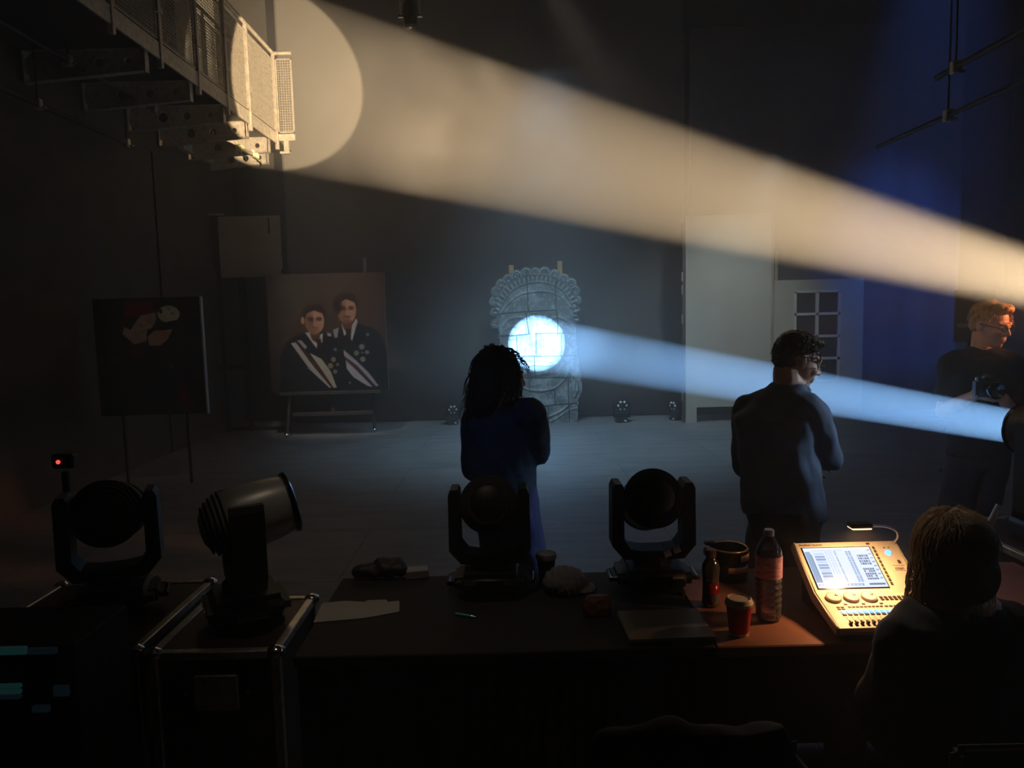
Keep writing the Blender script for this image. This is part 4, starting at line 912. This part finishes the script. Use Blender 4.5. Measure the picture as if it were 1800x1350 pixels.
def flight_case(name, label, x0, x1, y0, y1, z0, z1, lid=False, latch=True):
    t = thing(name, label, 'case', ((x0 + x1) / 2, (y0 + y1) / 2, z0)); w, d, h = (x1 - x0) / 2, (y1 - y0) / 2, z1 - z0
    MB().box((-w + .004, -d + .004, .0), (w - .004, d - .004, h - .004)).build('shell', M_case, t)
    e = .014
    for i, (lo, hi) in enumerate([((-w, sy * d - e, h - 2 * e), (w, sy * d + e, h)) for sy in (-1, 1)] + [((sx * w - e, -d, h - 2 * e), (sx * w + e, d, h + .001)) for sx in (-1, 1)] + [((sx * w - e, sy * d - e, 0), (sx * w + e, sy * d + e, h)) for sx in (-1, 1) for sy in (-1, 1)]):
        MB().box(lo, hi, .003).build('edge', M_alu, t)
    for sx in (-1, 1):
        for sy in (-1, 1): MB().ell((sx * w, sy * d, h - .01), (.03, .03, .022)).build('corner', M_chrome, t, True)
    if latch:
        MB().box((-.07, -d - .012, h - .2), (.07, -d, h - .08), .004).build('latch', M_alu, t)
        for sx in (-1, 1): MB().cyl((sx * .1, -d - .006, h - .14), (sx * .1, -d, h - .14), .006, n=8).build('rivet', M_chrome, t)
    return t
flight_case('flight_case', 'flight case with metal edges under the large sideways moving light', -1.165, -.775, 2.27, 2.70, 0, TOP - .002)
flight_case('flight_case', 'dark flight case at far left under the unseen moving light', -1.84, -1.24, 2.30, 2.90, 0, TOP - .002)
flight_case('flight_case', 'flight case with bright metal edges at the right behind the seated person', 2.08, 2.75, 2.0, 2.74, 0, .90)
c2 = flight_case('flight_case', 'low flight case carrying the blue beam light at the right', 2.05, 2.62, 2.82, 3.42, 0, .775)
t = bpy.data.objects.new('tmp', None)
# recessed dish and handle on the right case top
fc = [o for o in C.objects if o.get('label', '').startswith('flight case with bright')][0]
MB().box((-.24, -.02, .885), (-.02, .12, .904), .004).box((-.2, .02, .9), (-.08, .09, .907)).build('recess_plate', M_dsteel, fc)
MB().tube([(-.2, .05, .905), (-.17, .05, .925), (-.10, .06, .925), (-.07, .06, .905)], .006).build('handle', M_alu, fc, 50)
# tilted strip: truss stay leaning by the right wall side
a = P(1722, 930, Y=3.0); b_ = P(1757, 888, Y=3.0)
t = thing('metal_bar', 'short metal bar leaning up from the low case at the right', 'bar', (a.x, 3.0, .775))
MB().tube([(0, 0, .012), (a.x * 0 + .02, .0, .05), (b_.x - a.x, 0, b_.z - .775)], .014).build('tube', M_alu, t, 50)

# equipment rack at the lower left, its teal reflections built as glowing strips
rx0, rx1, ry = -1.80, -1.2, 2.2
M_teal = mat('teal_sheen', (.02, .05, .05), .4, emit=(.10, .42, .40), estr=.035); M_teal2 = mat('dim_teal_sheen', (.02, .05, .05), .4, emit=(.10, .22, .30), estr=.018)
t = thing('equipment_rack', 'black equipment rack at lower left with faint teal reflections as glowing strips', 'rack', (-1.6, 2.0, 0))
z1 = P(50, 1137, Y=1.95).z; 
MB().box((-.45, -.05, 0), (.38, .24, z1), .006).build('cabinet', M_black, t)
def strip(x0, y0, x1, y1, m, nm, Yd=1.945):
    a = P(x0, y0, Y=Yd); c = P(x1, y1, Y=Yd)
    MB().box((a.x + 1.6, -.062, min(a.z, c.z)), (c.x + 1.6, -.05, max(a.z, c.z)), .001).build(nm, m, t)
strip(-30, 1138, 48, 1149, M_teal, 'front_strip'); strip(50, 1139, 100, 1148, M_teal2, 'front_strip')
for y in (1203, 1213, 1222): strip(-20, y, 38, y + 5, M_teal2 if y == 1222 else M_teal, 'sheen_strip')
strip(95, 1205, 122, 1222, M_teal2, 'front_strip'); strip(58, 1240, 88, 1250, M_teal2, 'front_strip')
p = P(103, 812, Y=3.1)
t = thing('standby_unit', 'small dark unit on a post with one tiny red light at the far left', 'control box', (p.x, 3.1, 0))
MB().box((-.035, 0, p.z - .03), (.06, .05, p.z + .03), .008).build('box', M_blackplas, t)
MB().cyl((0, .04, 0.02), (0, .04, p.z - .05), .015).box((-.12, -.08, 0), (.12, .16, .02), .004).build('stand', M_black, t)
MB().ell((0, -.004, 0), (.009, .006, .009), u=12, v=8).build('indicator', mat('red_led', (.3, .01, .01), .3, emit=(1, .08, .06), estr=1.6), t, True, (0, 0, p.z))
MB().box((.02, -.004, .0), (.045, 0, .012)).build('badge', M_dsteel, t, None, (0, 0, p.z))

# ------------------------------------------------------------------ lighting console
M_con = mat('console_body', (.55, .53, .48), .45, var=.03, scale=40); M_side = mat('console_side', (.50, .48, .42), .5)
M_key = mat('console_key', (.05, .035, .03), .45); M_print = mat('printed_text', (.05, .04, .05), .6)
cx0 = .985; cw = .365; yf = 2.20; yh = 2.375; yb2 = 2.56; zf = TOP + .05; zh = TOP + .09; zb2 = TOP + .205
t = thing('lighting_console', 'lighting control console with a glowing screen and faders under a lamp', 'console', (cx0 + cw / 2, 2.38, TOP))
W2 = cw / 2; ff = Vector((0, yf - 2.38, zf - TOP)); hh_ = Vector((0, yh - 2.38, zh - TOP)); bb_ = Vector((0, yb2 - 2.38, zb2 - TOP))
nrm_u = Vector((0, -(bb_ - hh_).z, (bb_ - hh_).y)).normalized()
side = [(ff.y + .006, ff.z - .026), (ff.y - .004, ff.z - .012), (ff.y, ff.z), (hh_.y, hh_.z), (bb_.y, bb_.z), (bb_.y + .018, bb_.z - .012), (bb_.y + .02, bb_.z - .03), (hh_.y + .02, hh_.z - .03)]
MB().prism(side, -W2 + .010, W2 - .010, 'x').build('body', M_con, t)
MB().prism([(ff.y + .02, 0), (ff.y + .02, ff.z - .02), (hh_.y + .01, hh_.z - .02), (bb_.y - .01, bb_.z - .03), (bb_.y - .01, 0)], -W2 + .03, W2 - .03, 'x').build('underframe', M_black, t)
for s in (-1, 1):
    sd = [(y_, z_ + (.004 if i in (2, 3, 4) else 0)) for i, (y_, z_) in enumerate(side)]
    b_ = MB().prism(sd, min(s * W2, s * (W2 - .010)), max(s * W2, s * (W2 - .010)), 'x')
    bmesh.ops.bevel(b_.bm, geom=b_.bm.edges[:], offset=.003, segments=2, affect='EDGES'); b_.build('side_cheek', M_side, t, 60)
def plane(o, a, b):
    """frame with x along the console, v up the sloping face"""
    v = (b - a); L = v.length; v.normalize(); n_ = Vector((1, 0, 0)).cross(v); M_ = Matrix(((1, v.x, n_.x, a.x - W2), (0, v.y, n_.y, a.y), (0, v.z, n_.z, a.z), (0, 0, 0, 1))); return M_, L
MU, LU = plane(t, hh_, bb_); ML, LL = plane(t, ff, hh_)
def on(M_, u0, v0, u1, v1, h0, h1, mt, nm, bev=.0008, par=None, sm=None):
    o = MB().box((u0, v0, h0), (u1, v1, h1), bev); o.bm.transform(M_); return o.build(nm, mt, par or t, sm)
on(MU, .020, .018, .262, LU - .022, 0, .002, M_gloss, 'screen_bezel')
# screen picture
cv = Canvas(0, 520, 0, 300, 170, 110, (.72, .80, 1.0))
B = (.30, .40, .58); Dk = (.16, .22, .33)
cv.rect(0, 0, 520, 14, (.85, .9, 1)); cv.rect(5, 30, 45, 260, B); cv.rect(45, 50, 50, 260, Dk)
for i in range(10): cv.rect(70, 40 + i * 21, 145, 55 + i * 21, B if i % 3 else (.55, .63, .8))
for i in range(18):
    for xx in (165, 185, 205, 232): cv.rect(xx, 30 + i * 13, xx + (4 if xx < 230 else 9), 37 + i * 13, Dk)
    cv.rect(318, 30 + i * 13, 335, 40 + i * 13, B); cv.rect(340, 30 + i * 13, 357, 40 + i * 13, B)
for i in range(5):
    for j in range(4): cv.rect(395 + i * 17, 60 + j * 20, 409 + i * 17, 76 + j * 20, Dk if (i + j) % 3 else B)
for i in range(5):
    for j in range(5): cv.rect(395 + i * 17, 160 + j * 18, 409 + i * 17, 174 + j * 18, Dk if (i * j) % 4 != 1 else (.7, .75, .9))
for j in range(8): cv.rect(490, 20 + j * 30, 512, 30 + j * 30, B)
cv.rect(10, 272, 350, 288, B); cv.rect(390, 272, 510, 286, Dk); cv.rect(60, 18, 300, 24, (.6, .68, .85))
for i in range(12): cv.rect(20 + i * 27, 275, 38 + i * 27, 285, (.6, .68, .85))
MS = MU.copy(); sw_, sh2 = .234, LU - .048
def fr(co): return np.array([MU @ Vector((.024 + p[0], .022 + p[2], .0028 - p[1])) for p in co])
M_scr = mat('screen_glow', (.0, .0, .0), .2, attr='paint', emit=(1, 1, 1), estr=1.25)
M_scr.node_tree.nodes['Principled BSDF'].inputs['Base Color'].default_value = (0, 0, 0, 1)
for l in list(M_scr.node_tree.links):
    if l.to_socket.name == 'Base Color': M_scr.node_tree.links.remove(l)
grid_obj('screen', 170, 110, sw_, sh2, np.clip(cv.c, 0, 1), M_scr, t, None, None, fr)
# right column of buttons, strip keys, power button
for k in range(11): on(MU, .270, .030 + k * (LU - .05) / 11, .278, .030 + (k + .75) * (LU - .05) / 11, 0, .003, M_key, 'soft_key')
c = MU @ Vector((.317, LU - .052, .0)); nU = MU.to_3x3() @ Vector((0, 0, 1))
MB().cyl(c, c + nU * .004, .010, n=20).build('power_button', mat('blue_led_button', (.05, .1, .5), .3, emit=(.05, .25, 1), estr=5), t, 40)
for u, v in ((.309, LU - .032), (.325, LU - .032)): on(MU, u, v, u + .005, v + .005, 0, .0015, M_key, 'indicator')
on(MU, .333, LU - .10, .343, LU - .085, 0, .002, M_key, 'usb_port')
text('printed_name', 'Avolites Quartz', .0125, MU @ Matrix.Translation((.018, LU - .014, .0005)), M_print, t)
text('printed_logo', 'titan', .017, MU @ Matrix.Translation((.312, LU - .125, .0008)), M_print, t)
on(MU, .308, LU - .130, .350, LU - .1285, 0, .001, M_print, 'logo_line'); on(MU, .308, LU - .1085, .350, LU - .107, 0, .001, M_print, 'logo_line')
on(MU, .255, LU - .014, .268, LU - .006, 0, .001, M_print, 'printed_mark')
nL = ML.to_3x3() @ Vector((0, 0, 1))
M_wheel = mat('encoder_wheel', (.30, .24, .2), .35, .2)
for k in range(3):
    c = ML @ Vector((.055 + .058 * k, LL - .026, 0)); w = MB().cyl(c, c + nL * .009, .0255, .0245, 32).build('encoder_wheel', M_wheel, t, 40)
    MB().cyl(c + nL * .009, c + nL * .0095, .021, n=28).build('wheel_face', M_con, w, 40); d_ = ML @ Vector((.065 + .058 * k, LL - .02, 0)); MB().ell(d_ + nL * .0095, (.006, .006, .003), u=10, v=6).build('finger_dimple', M_chrome, w, True)
M_blue_led = mat('blue_key_light', (.05, .1, .3), .3, emit=(.08, .3, 1), estr=2.2)
for k in range(3): on(ML, .075 + .058 * k, LL - .062, .086 + .058 * k, LL - .055, 0, .002, M_blue_led if k < 0 else M_key, 'wheel_key')
for r_ in range(2):
    for k in range(10): on(ML, .205 + k * .0148, LL - .030 - r_ * .012, .216 + k * .0148, LL - .021 - r_ * .012, 0, .003, M_key, 'macro_key')
for k in range(9): on(ML, .082 + k * .0128, LL - .077, .092 + k * .0128, LL - .070, 0, .002, M_key, 'function_key')
for k in range(4): on(ML, .045 + k % 2 * .013, LL - .077 - k // 2 * .010, .055 + k % 2 * .013, LL - .070 - k // 2 * .010, 0, .002, M_key, 'function_key')
for k in range(9): on(ML, .20 + k * .0145, LL - .077, .211 + k * .0145, LL - .070, 0, .002, M_key, 'function_key')
for k in range(10):
    u = .048 + k * .0178
    f_ = on(ML, u, .072, u + .0125, .086, 0, .003, mat('blue_lit_key', (.05, .1, .3), .3, emit=(.05, .28, 1), estr=3.0) if k == 0 else bpy.data.materials['blue_lit_key'], 'playback_key'); on(ML, u, .063, u + .0125, .071, 0, .003, M_key, 'playback_key')
    on(ML, u + .0055, .014, u + .0070, .056, 0, .0008, M_print, 'fader_slot'); on(ML, u + .0015, .016, u + .0110, .029, .001, .010, M_key, 'fader_knob', .002)
for k in range(8): on(ML, .24 + k * .0142, .03, .25 + k * .0142, .045, 0, .003, M_key, 'numeric_key')
# gooseneck lamp
base = P(1563, 967, Y=2.55); t2 = thing('gooseneck_lamp', 'thin curved gooseneck lamp glowing over the lighting console', 'lamp', (base.x, 2.55, base.z - .01))
o_ = Vector(t2.location)
q = [P(a, b, Y=c) - o_ for a, b, c in ((1563, 966, 2.55), (1571, 955, 2.55), (1578, 944, 2.52), (1575, 933, 2.48), (1560, 926, 2.44), (1543, 924, 2.41), (1530, 925, 2.39))]
MB().tube(spl(q), .0042, 8).build('neck', mat('brushed_neck', (.6, .58, .6), .3, .8), t2, 60)
MB().cyl(q[0] + Vector((0, 0, -.03)), q[0] + Vector((0, 0, .012)), .013, .009).build('socket', M_dsteel, t2, 40)
hp = q[-1]; hl = P(1492, 923, Y=2.39) - o_
MB().box((hl.x, hp.y - .02, hp.z - .002), (hp.x, hp.y + .02, hp.z + .013), .003).build('lamp_head', M_black, t2)
MB().box((hl.x + .004, hp.y - .02, hp.z - .006), (hp.x - .004, hp.y + .02, hp.z - .002), .001).build('light_strip', mat('lamp_strip', (.8, .6, .4), .4, emit=(1, .62, .32), estr=2.5), t2)
lamp_c = o_ + (hp + hl) / 2 + Vector((0, 0, -.012))
l_ = area('gooseneck_light', lamp_c, lamp_c + Vector((0.03, -.06, -1)), (hp - hl).length * .8, .03, 2.9, (1, .50, .19), 160); 

# ------------------------------------------------------------------ things on the table
def at(px, py): return P(px, py, z=TOP)
# water bottle
def clear(name, tint, ior, rough, milk=.11):
    m = bpy.data.materials.new(name); m.use_nodes = True; nt = m.node_tree; nt.nodes.clear(); N = nt.nodes.new
    out = N('ShaderNodeOutputMaterial'); mx = N('ShaderNodeMixShader'); tr = N('ShaderNodeBsdfTransparent'); gl = N('ShaderNodeBsdfGlossy'); fr = N('ShaderNodeFresnel')
    tr.inputs[0].default_value = (*tint, 1); gl.inputs['Roughness'].default_value = rough; fr.inputs[0].default_value = ior
    df = N('ShaderNodeBsdfDiffuse'); df.inputs[0].default_value = (.8, .8, .85, 1); m2 = N('ShaderNodeMixShader'); m2.inputs[0].default_value = milk; nt.links.new(tr.outputs[0], m2.inputs[1]); nt.links.new(df.outputs[0], m2.inputs[2])
    nt.links.new(fr.outputs[0], mx.inputs[0]); nt.links.new(m2.outputs[0], mx.inputs[1]); nt.links.new(gl.outputs[0], mx.inputs[2]); nt.links.new(mx.outputs[0], out.inputs[0]); return m
M_pet = clear('clear_plastic', (.93, .93, .97), 1.5, .08); M_water = clear('water', (.9, .92, .97), 1.33, .02)
p = at(1354, 1092); t = thing('water_bottle', 'large clear plastic water bottle with a pink label beside the console', 'bottle', (p.x, p.y + .02, TOP))
prof = [(0, .006), (.025, .0), (.038, .004), (.042, .015), (.041, .03), (.0425, .05)]
for k in range(5): z = .05 + k * .022; prof += [(.043, z + .003), (.039, z + .011), (.043, z + .019)]
prof += [(.043, .165), (.043, .222), (.040, .24), (.030, .262), (.018, .283), (.0145, .290), (.0145, .300)]
full = prof + [(r_ - .0012, z) for r_, z in prof[::-1] if r_ > .01] + [(0, .008)]
MB().lathe(full, n=32).build('shell', M_pet, t, True)
MB().lathe([(0, .0095)] + [(r_ - .002, z + .001) for r_, z in prof if .004 < z < .17 and r_ > .026] + [(.0405, .172), (0, .172)], n=28).build('water', M_water, t, True)
MB().lathe([(.0436, .150), (.0438, .170), (.0438, .222), (.0434, .224), (.0434, .150)], n=36).build('label', mat('pink_label', (.75, .36, .36), .5, var=.35, scale=28, stretch=(1, 1, 3)), t, 50)
MB().lathe([(0, .288), (.0165, .288), (.0168, .305), (.015, .3085), (0, .3085)], n=24).build('cap', mat('white_blue_cap', (.55, .56, .75), .5), t, 50)
# juice bottle
p = at(1252, 1068); t = thing('juice_bottle', 'small bottle of red juice with a brown cap left of the paper cup', 'bottle', (p.x, p.y + .02, TOP))
pj = [(0, .004), (.024, 0), (.030, .006), (.031, .02), (.027, .075), (.0285, .11), (.031, .13), (.029, .150), (.019, .168), (.0165, .172), (.0165, .182)]
MB().lathe(pj + [(r_ - .0012, z) for r_, z in pj[::-1] if r_ > .01] + [(0, .006)], n=28).build('shell', clear('tinted_plastic', (.75, .68, .5), 1.5, .1), t, True)
MB().lathe([(0, .007), (.022, .006), (.028, .012), (.0295, .03), (.0275, .09), (0, .09)], n=28).build('juice', mat('red_juice', (.25, .008, .008), .2, spec=.3), t, True)
MB().lathe([(0, .178), (.0185, .178), (.0185, .200), (.017, .203), (0, .203)], n=24).build('cap', mat('brown_cap', (.42, .2, .1), .5), t, 50)
# paper cup
p = at(1303, 1120); t = thing('paper_cup', 'red paper coffee cup with a pale lid at the table front edge', 'cup', (p.x, p.y + .025, TOP))
MB().lathe([(0, 0), (.029, 0), (.0305, .004), (.0415, .105), (.040, .105), (.029, .006), (0, .006)], n=36).build('cup_wall', mat('red_card', (.55, .012, .02), .5), t, 50)
MB().lathe([(.0292, 0), (.0302, 0), (.0316, .010), (.0306, .010)], n=36).build('base_band', mat('white_card', (.7, .6, .5), .6), t, 50)
MB().lathe([(.043, .098), (.0445, .101), (.0445, .108), (.042, .110), (.040, .118), (.036, .121), (.034, .117), (0, .116), (0, .112), (.041, .104)], n=36).build('lid', mat('cream_lid', (.62, .52, .42), .45), t, 50)
# round tin with bands
p = at(1290, 1032); t = thing('round_tin', 'open round black tin with shiny rim and tan bands behind the bottles', 'tin', (p.x + .01, p.y + .10, TOP))
MB().lathe([(0, 0), (.068, 0), (.070, .004), (.070, .075), (.0735, .078), (.0735, .118), (.070, .120), (.066, .118), (.066, .01), (0, .01)], n=48).build('tin_body', M_gloss, t, 40)
MB().lathe([(.069, .116), (.0735, .119), (.075, .123), (.071, .126), (.066, .122)], n=48).build('rim', mat('brass_rim', (.55, .4, .22), .25, .8), t, True)
m_tan = mat('tan_band', (.55, .36, .2), .5)
for z_, a0, a1, rr in ((.050, -1.9, -.2, .0712), (.095, -1.2, .1, .0745)):
    b = MB(); n_ = 16
    for k in range(n_):
        a, b2 = a0 + (a1 - a0) * k / n_, a0 + (a1 - a0) * (k + 1) / n_
        b.bm.faces.new([b.bm.verts.new((rr * math.cos(q), rr * math.sin(q), z)) for q, z in ((a, z_ - .012), (b2, z_ - .012), (b2, z_ + .012), (a, z_ + .012))])
    bmesh.ops.remove_doubles(b.bm, verts=b.bm.verts, dist=1e-5); o = b.build('band', m_tan, t, True); o.modifiers.new('thickness', 'SOLIDIFY').thickness = .001
MB().box((-.085, .02, .122), (-.045, .05, .134), .003).build('clip', M_gloss, t); MB().box((-.093, -.03, .085), (-.073, .03, .115), .006).build('lug', M_gloss, t)
# closed laptop
a, b_, c, d_ = at(1088, 1084), at(1229, 1080), at(1256, 1127), at(1100, 1130)
t = thing('laptop', 'closed grey laptop lying at the table front edge', 'laptop', ((a.x + c.x) / 2, (a.y + c.y) / 2, TOP), .03)
wl, dl = (b_.x - a.x + c.x - d_.x) / 4, .115
MB().box((-wl, -dl, .002), (wl, dl, .010), .003, seg=2).build('base', mat('grey_case', (.2, .19, .17), .35, .4), t, 40)
MB().box((-wl, -dl, .011), (wl, dl, .018), .003, seg=2).build('lid', mat('grey_lid', (.27, .245, .22), .35, .3, bump=.03, scale=50), t, 40)
# paper sheets
def sheet(pts, z, m, name, label, cat):
    b = MB(); b.prism([(q.x - pts[0].x, q.y - pts[0].y) for q in pts], 0, .0015, 'z'); o = b.build(name, m, None, None, (pts[0].x, pts[0].y, z)); return tag(o, label, cat)
M_paper = mat('paper', (.36, .35, .34), .8, var=.05)
sheet([at(551, 1095), at(634, 1088), at(660, 1084), at(702, 1076), at(702, 1057), at(681, 1059), at(680, 1055), at(646, 1056), at(641, 1059), at(608, 1057), at(566, 1061)], TOP + .001, M_paper, 'paper_sheet', 'pale sheet of paper lying flat at the left end of the table', 'paper')
# pen
a, b_ = at(801, 1081), at(836, 1087); d = b_ - a
t = thing('pen', 'slim teal pen lying on the dark table', 'pen', a + Vector((0, 0, .005)))
MB().cyl((0, 0, 0), d * .8, .0045, n=12).build('barrel', mat('teal_plastic', (.08, .55, .55), .3, ), t, 40); MB().cyl(d * .8, d, .0042, .001, n=12).build('tip', M_chrome, t, 40)
# small lit-topped box and bag at table back
p = at(731, 1020); t = MB().box((-.045, -.03, 0), (.045, .03, .035), .004).build('small_box', mat('grey_box', (.3, .3, .29), .6), None, None, (p.x, p.y + .04, TOP)); t.rotation_euler.z = .2
tag(t, 'small pale grey box at the back edge of the table', 'box')
p = at(675, 1020); bm = bmesh.new(); cap(bm, (-.10, 0, .03), (.06, .0, .035), .03, .035); cap(bm, (-.02, .02, .05), (.05, .02, .05), .03, .025)
o = link('soft_bag', fuse('soft_bag', bm, .006, 4, lambda q: .008 * noise.noise(q * 30)), mat('black_nylon', (.03, .03, .035), .5, bump=.3, scale=30), None, True, (p.x, p.y + .02, TOP + .003)); tag(o, 'crumpled dark bag on the table left of the small grey box', 'bag')
# takeaway cup, dark
p = at(962, 1030); t = thing('takeaway_cup', 'dark takeaway cup with a grey rim right of the left table light', 'cup', (p.x, 2.80, TOP))
MB().lathe([(0, 0), (.027, 0), (.037, .095), (.035, .095), (.026, .004), (0, .004)], n=32).build('cup_wall', M_blackplas, t, 50)
MB().lathe([(.034, .09), (.041, .092), (.0415, .104), (.038, .112), (.033, .108), (0, .104), (0, .10), (.034, .1)], n=32).build('lid', mat('grey_lid_plastic', (.25, .26, .28), .4), t, 50)
# cap (headwear) and pouch
p = at(995, 1050); bm = bmesh.new(); add_ell(bm, (0, 0, .035), (.085, .075, .06), Matrix.Identity(3)); add_ell(bm, (.07, -.01, .015), (.05, .055, .012), Matrix.Identity(3))
m_ = fuse('knitted_hat', bm, .005, 3, lambda q: .003 * noise.noise(q * 60) + .002 * math.sin(q.x * 260))
for v in m_.vertices: v.co.z = max(v.co.z, .001)
o = link('knitted_hat', m_, mat('grey_wool', (.20, .20, .22), .8, bump=.3, scale=60), None, True, (p.x, p.y + .06, TOP)); tag(o, 'rounded dark grey hat lying on the table between the two table lights', 'hat')
p = at(1050, 1085); bm = bmesh.new(); loft(bm, [((0, 0, 0), .05, .03, 0), ((0, 0, .03), .052, .028, 0), ((.004, 0, .055), .046, .018, 0), ((.006, 0, .068), .04, .008, 0)])
o = link('leather_pouch', fuse('leather_pouch', bm, .004, 2, lambda q: .003 * noise.noise(q * 50)), mat('brown_leather', (.20, .07, .04), .5, bump=.3, scale=80), None, True, (p.x, p.y + .02, TOP + .003)); tag(o, 'small brown leather pouch on the table right of the grey hat', 'pouch')

# ------------------------------------------------------------------ chairs in the foreground
def chair(loc, rz, label, top):
    t = thing('office_chair', label, 'chair', loc, rz)
    MB().box((-.22, -.2, .40), (.22, .22, .455), .025, seg=3).build('seat', M_black, t, 40)
    MB().box((-.21, -.25, .52), (.21, -.21, top), .018, seg=3).build('backrest', M_black, t, 40)
    MB().tube([(0, -.1, .42), (0, -.27, .44), (0, -.27, .7)], .015).build('back_post', M_dsteel, t, 50)
    MB().cyl((0, 0, .08), (0, 0, .42), .025).build('gas_column', M_gloss, t, 40)
    for k in range(5):
        a = k * 2 * PI / 5 + .3; l_ = MB().tube([(0, 0, .09), (.27 * math.cos(a), .27 * math.sin(a), .06)], .016).build('leg', M_dsteel, t, 50); MB().ell((.27 * math.cos(a), .27 * math.sin(a), .027), (.02, .02, .026), u=12, v=8).build('castor', M_black, l_, True)
    return t
chair((rx_ + .01, 1.86, 0), 0, 'black office chair under the seated console operator', .77)
cl = P(1290, 1300, Y=1.45); chair((cl.x - .08, 1.70, 0), .05, 'dark chair in the foreground with a coat over its back', .90)
bm = bmesh.new(); z = .0
loft(bm, [((0, 0, .45), .20, .05, 0), ((0, 0, .7), .215, .05, 0), ((0, 0, .89), .205, .045, 0), ((0, 0, .93), .18, .03, 0)])
cap(bm, (-.19, 0, .885), (-.05, 0, .905), .04, .045); cap(bm, (-.02, 0, .90), (.12, 0, .885), .04, .042); cap(bm, (.16, 0, .86), (.24, .0, .74), .045, .05); cap(bm, (.24, 0, .74), (.25, -.01, .5), .05, .045)
o = link('draped_coat', fuse('draped_coat', bm, .008, 3, lambda q: .014 * noise.noise(Vector((q.x * 14, q.y * 9, q.z * 6)))), mat('dark_wool', (.10, .09, .09), .9, bump=.2, scale=40), None, True, (cl.x - .08 + .01, 1.70 - .235, -.005)); tag(o, 'dark coat draped over the foreground chair back', 'coat')
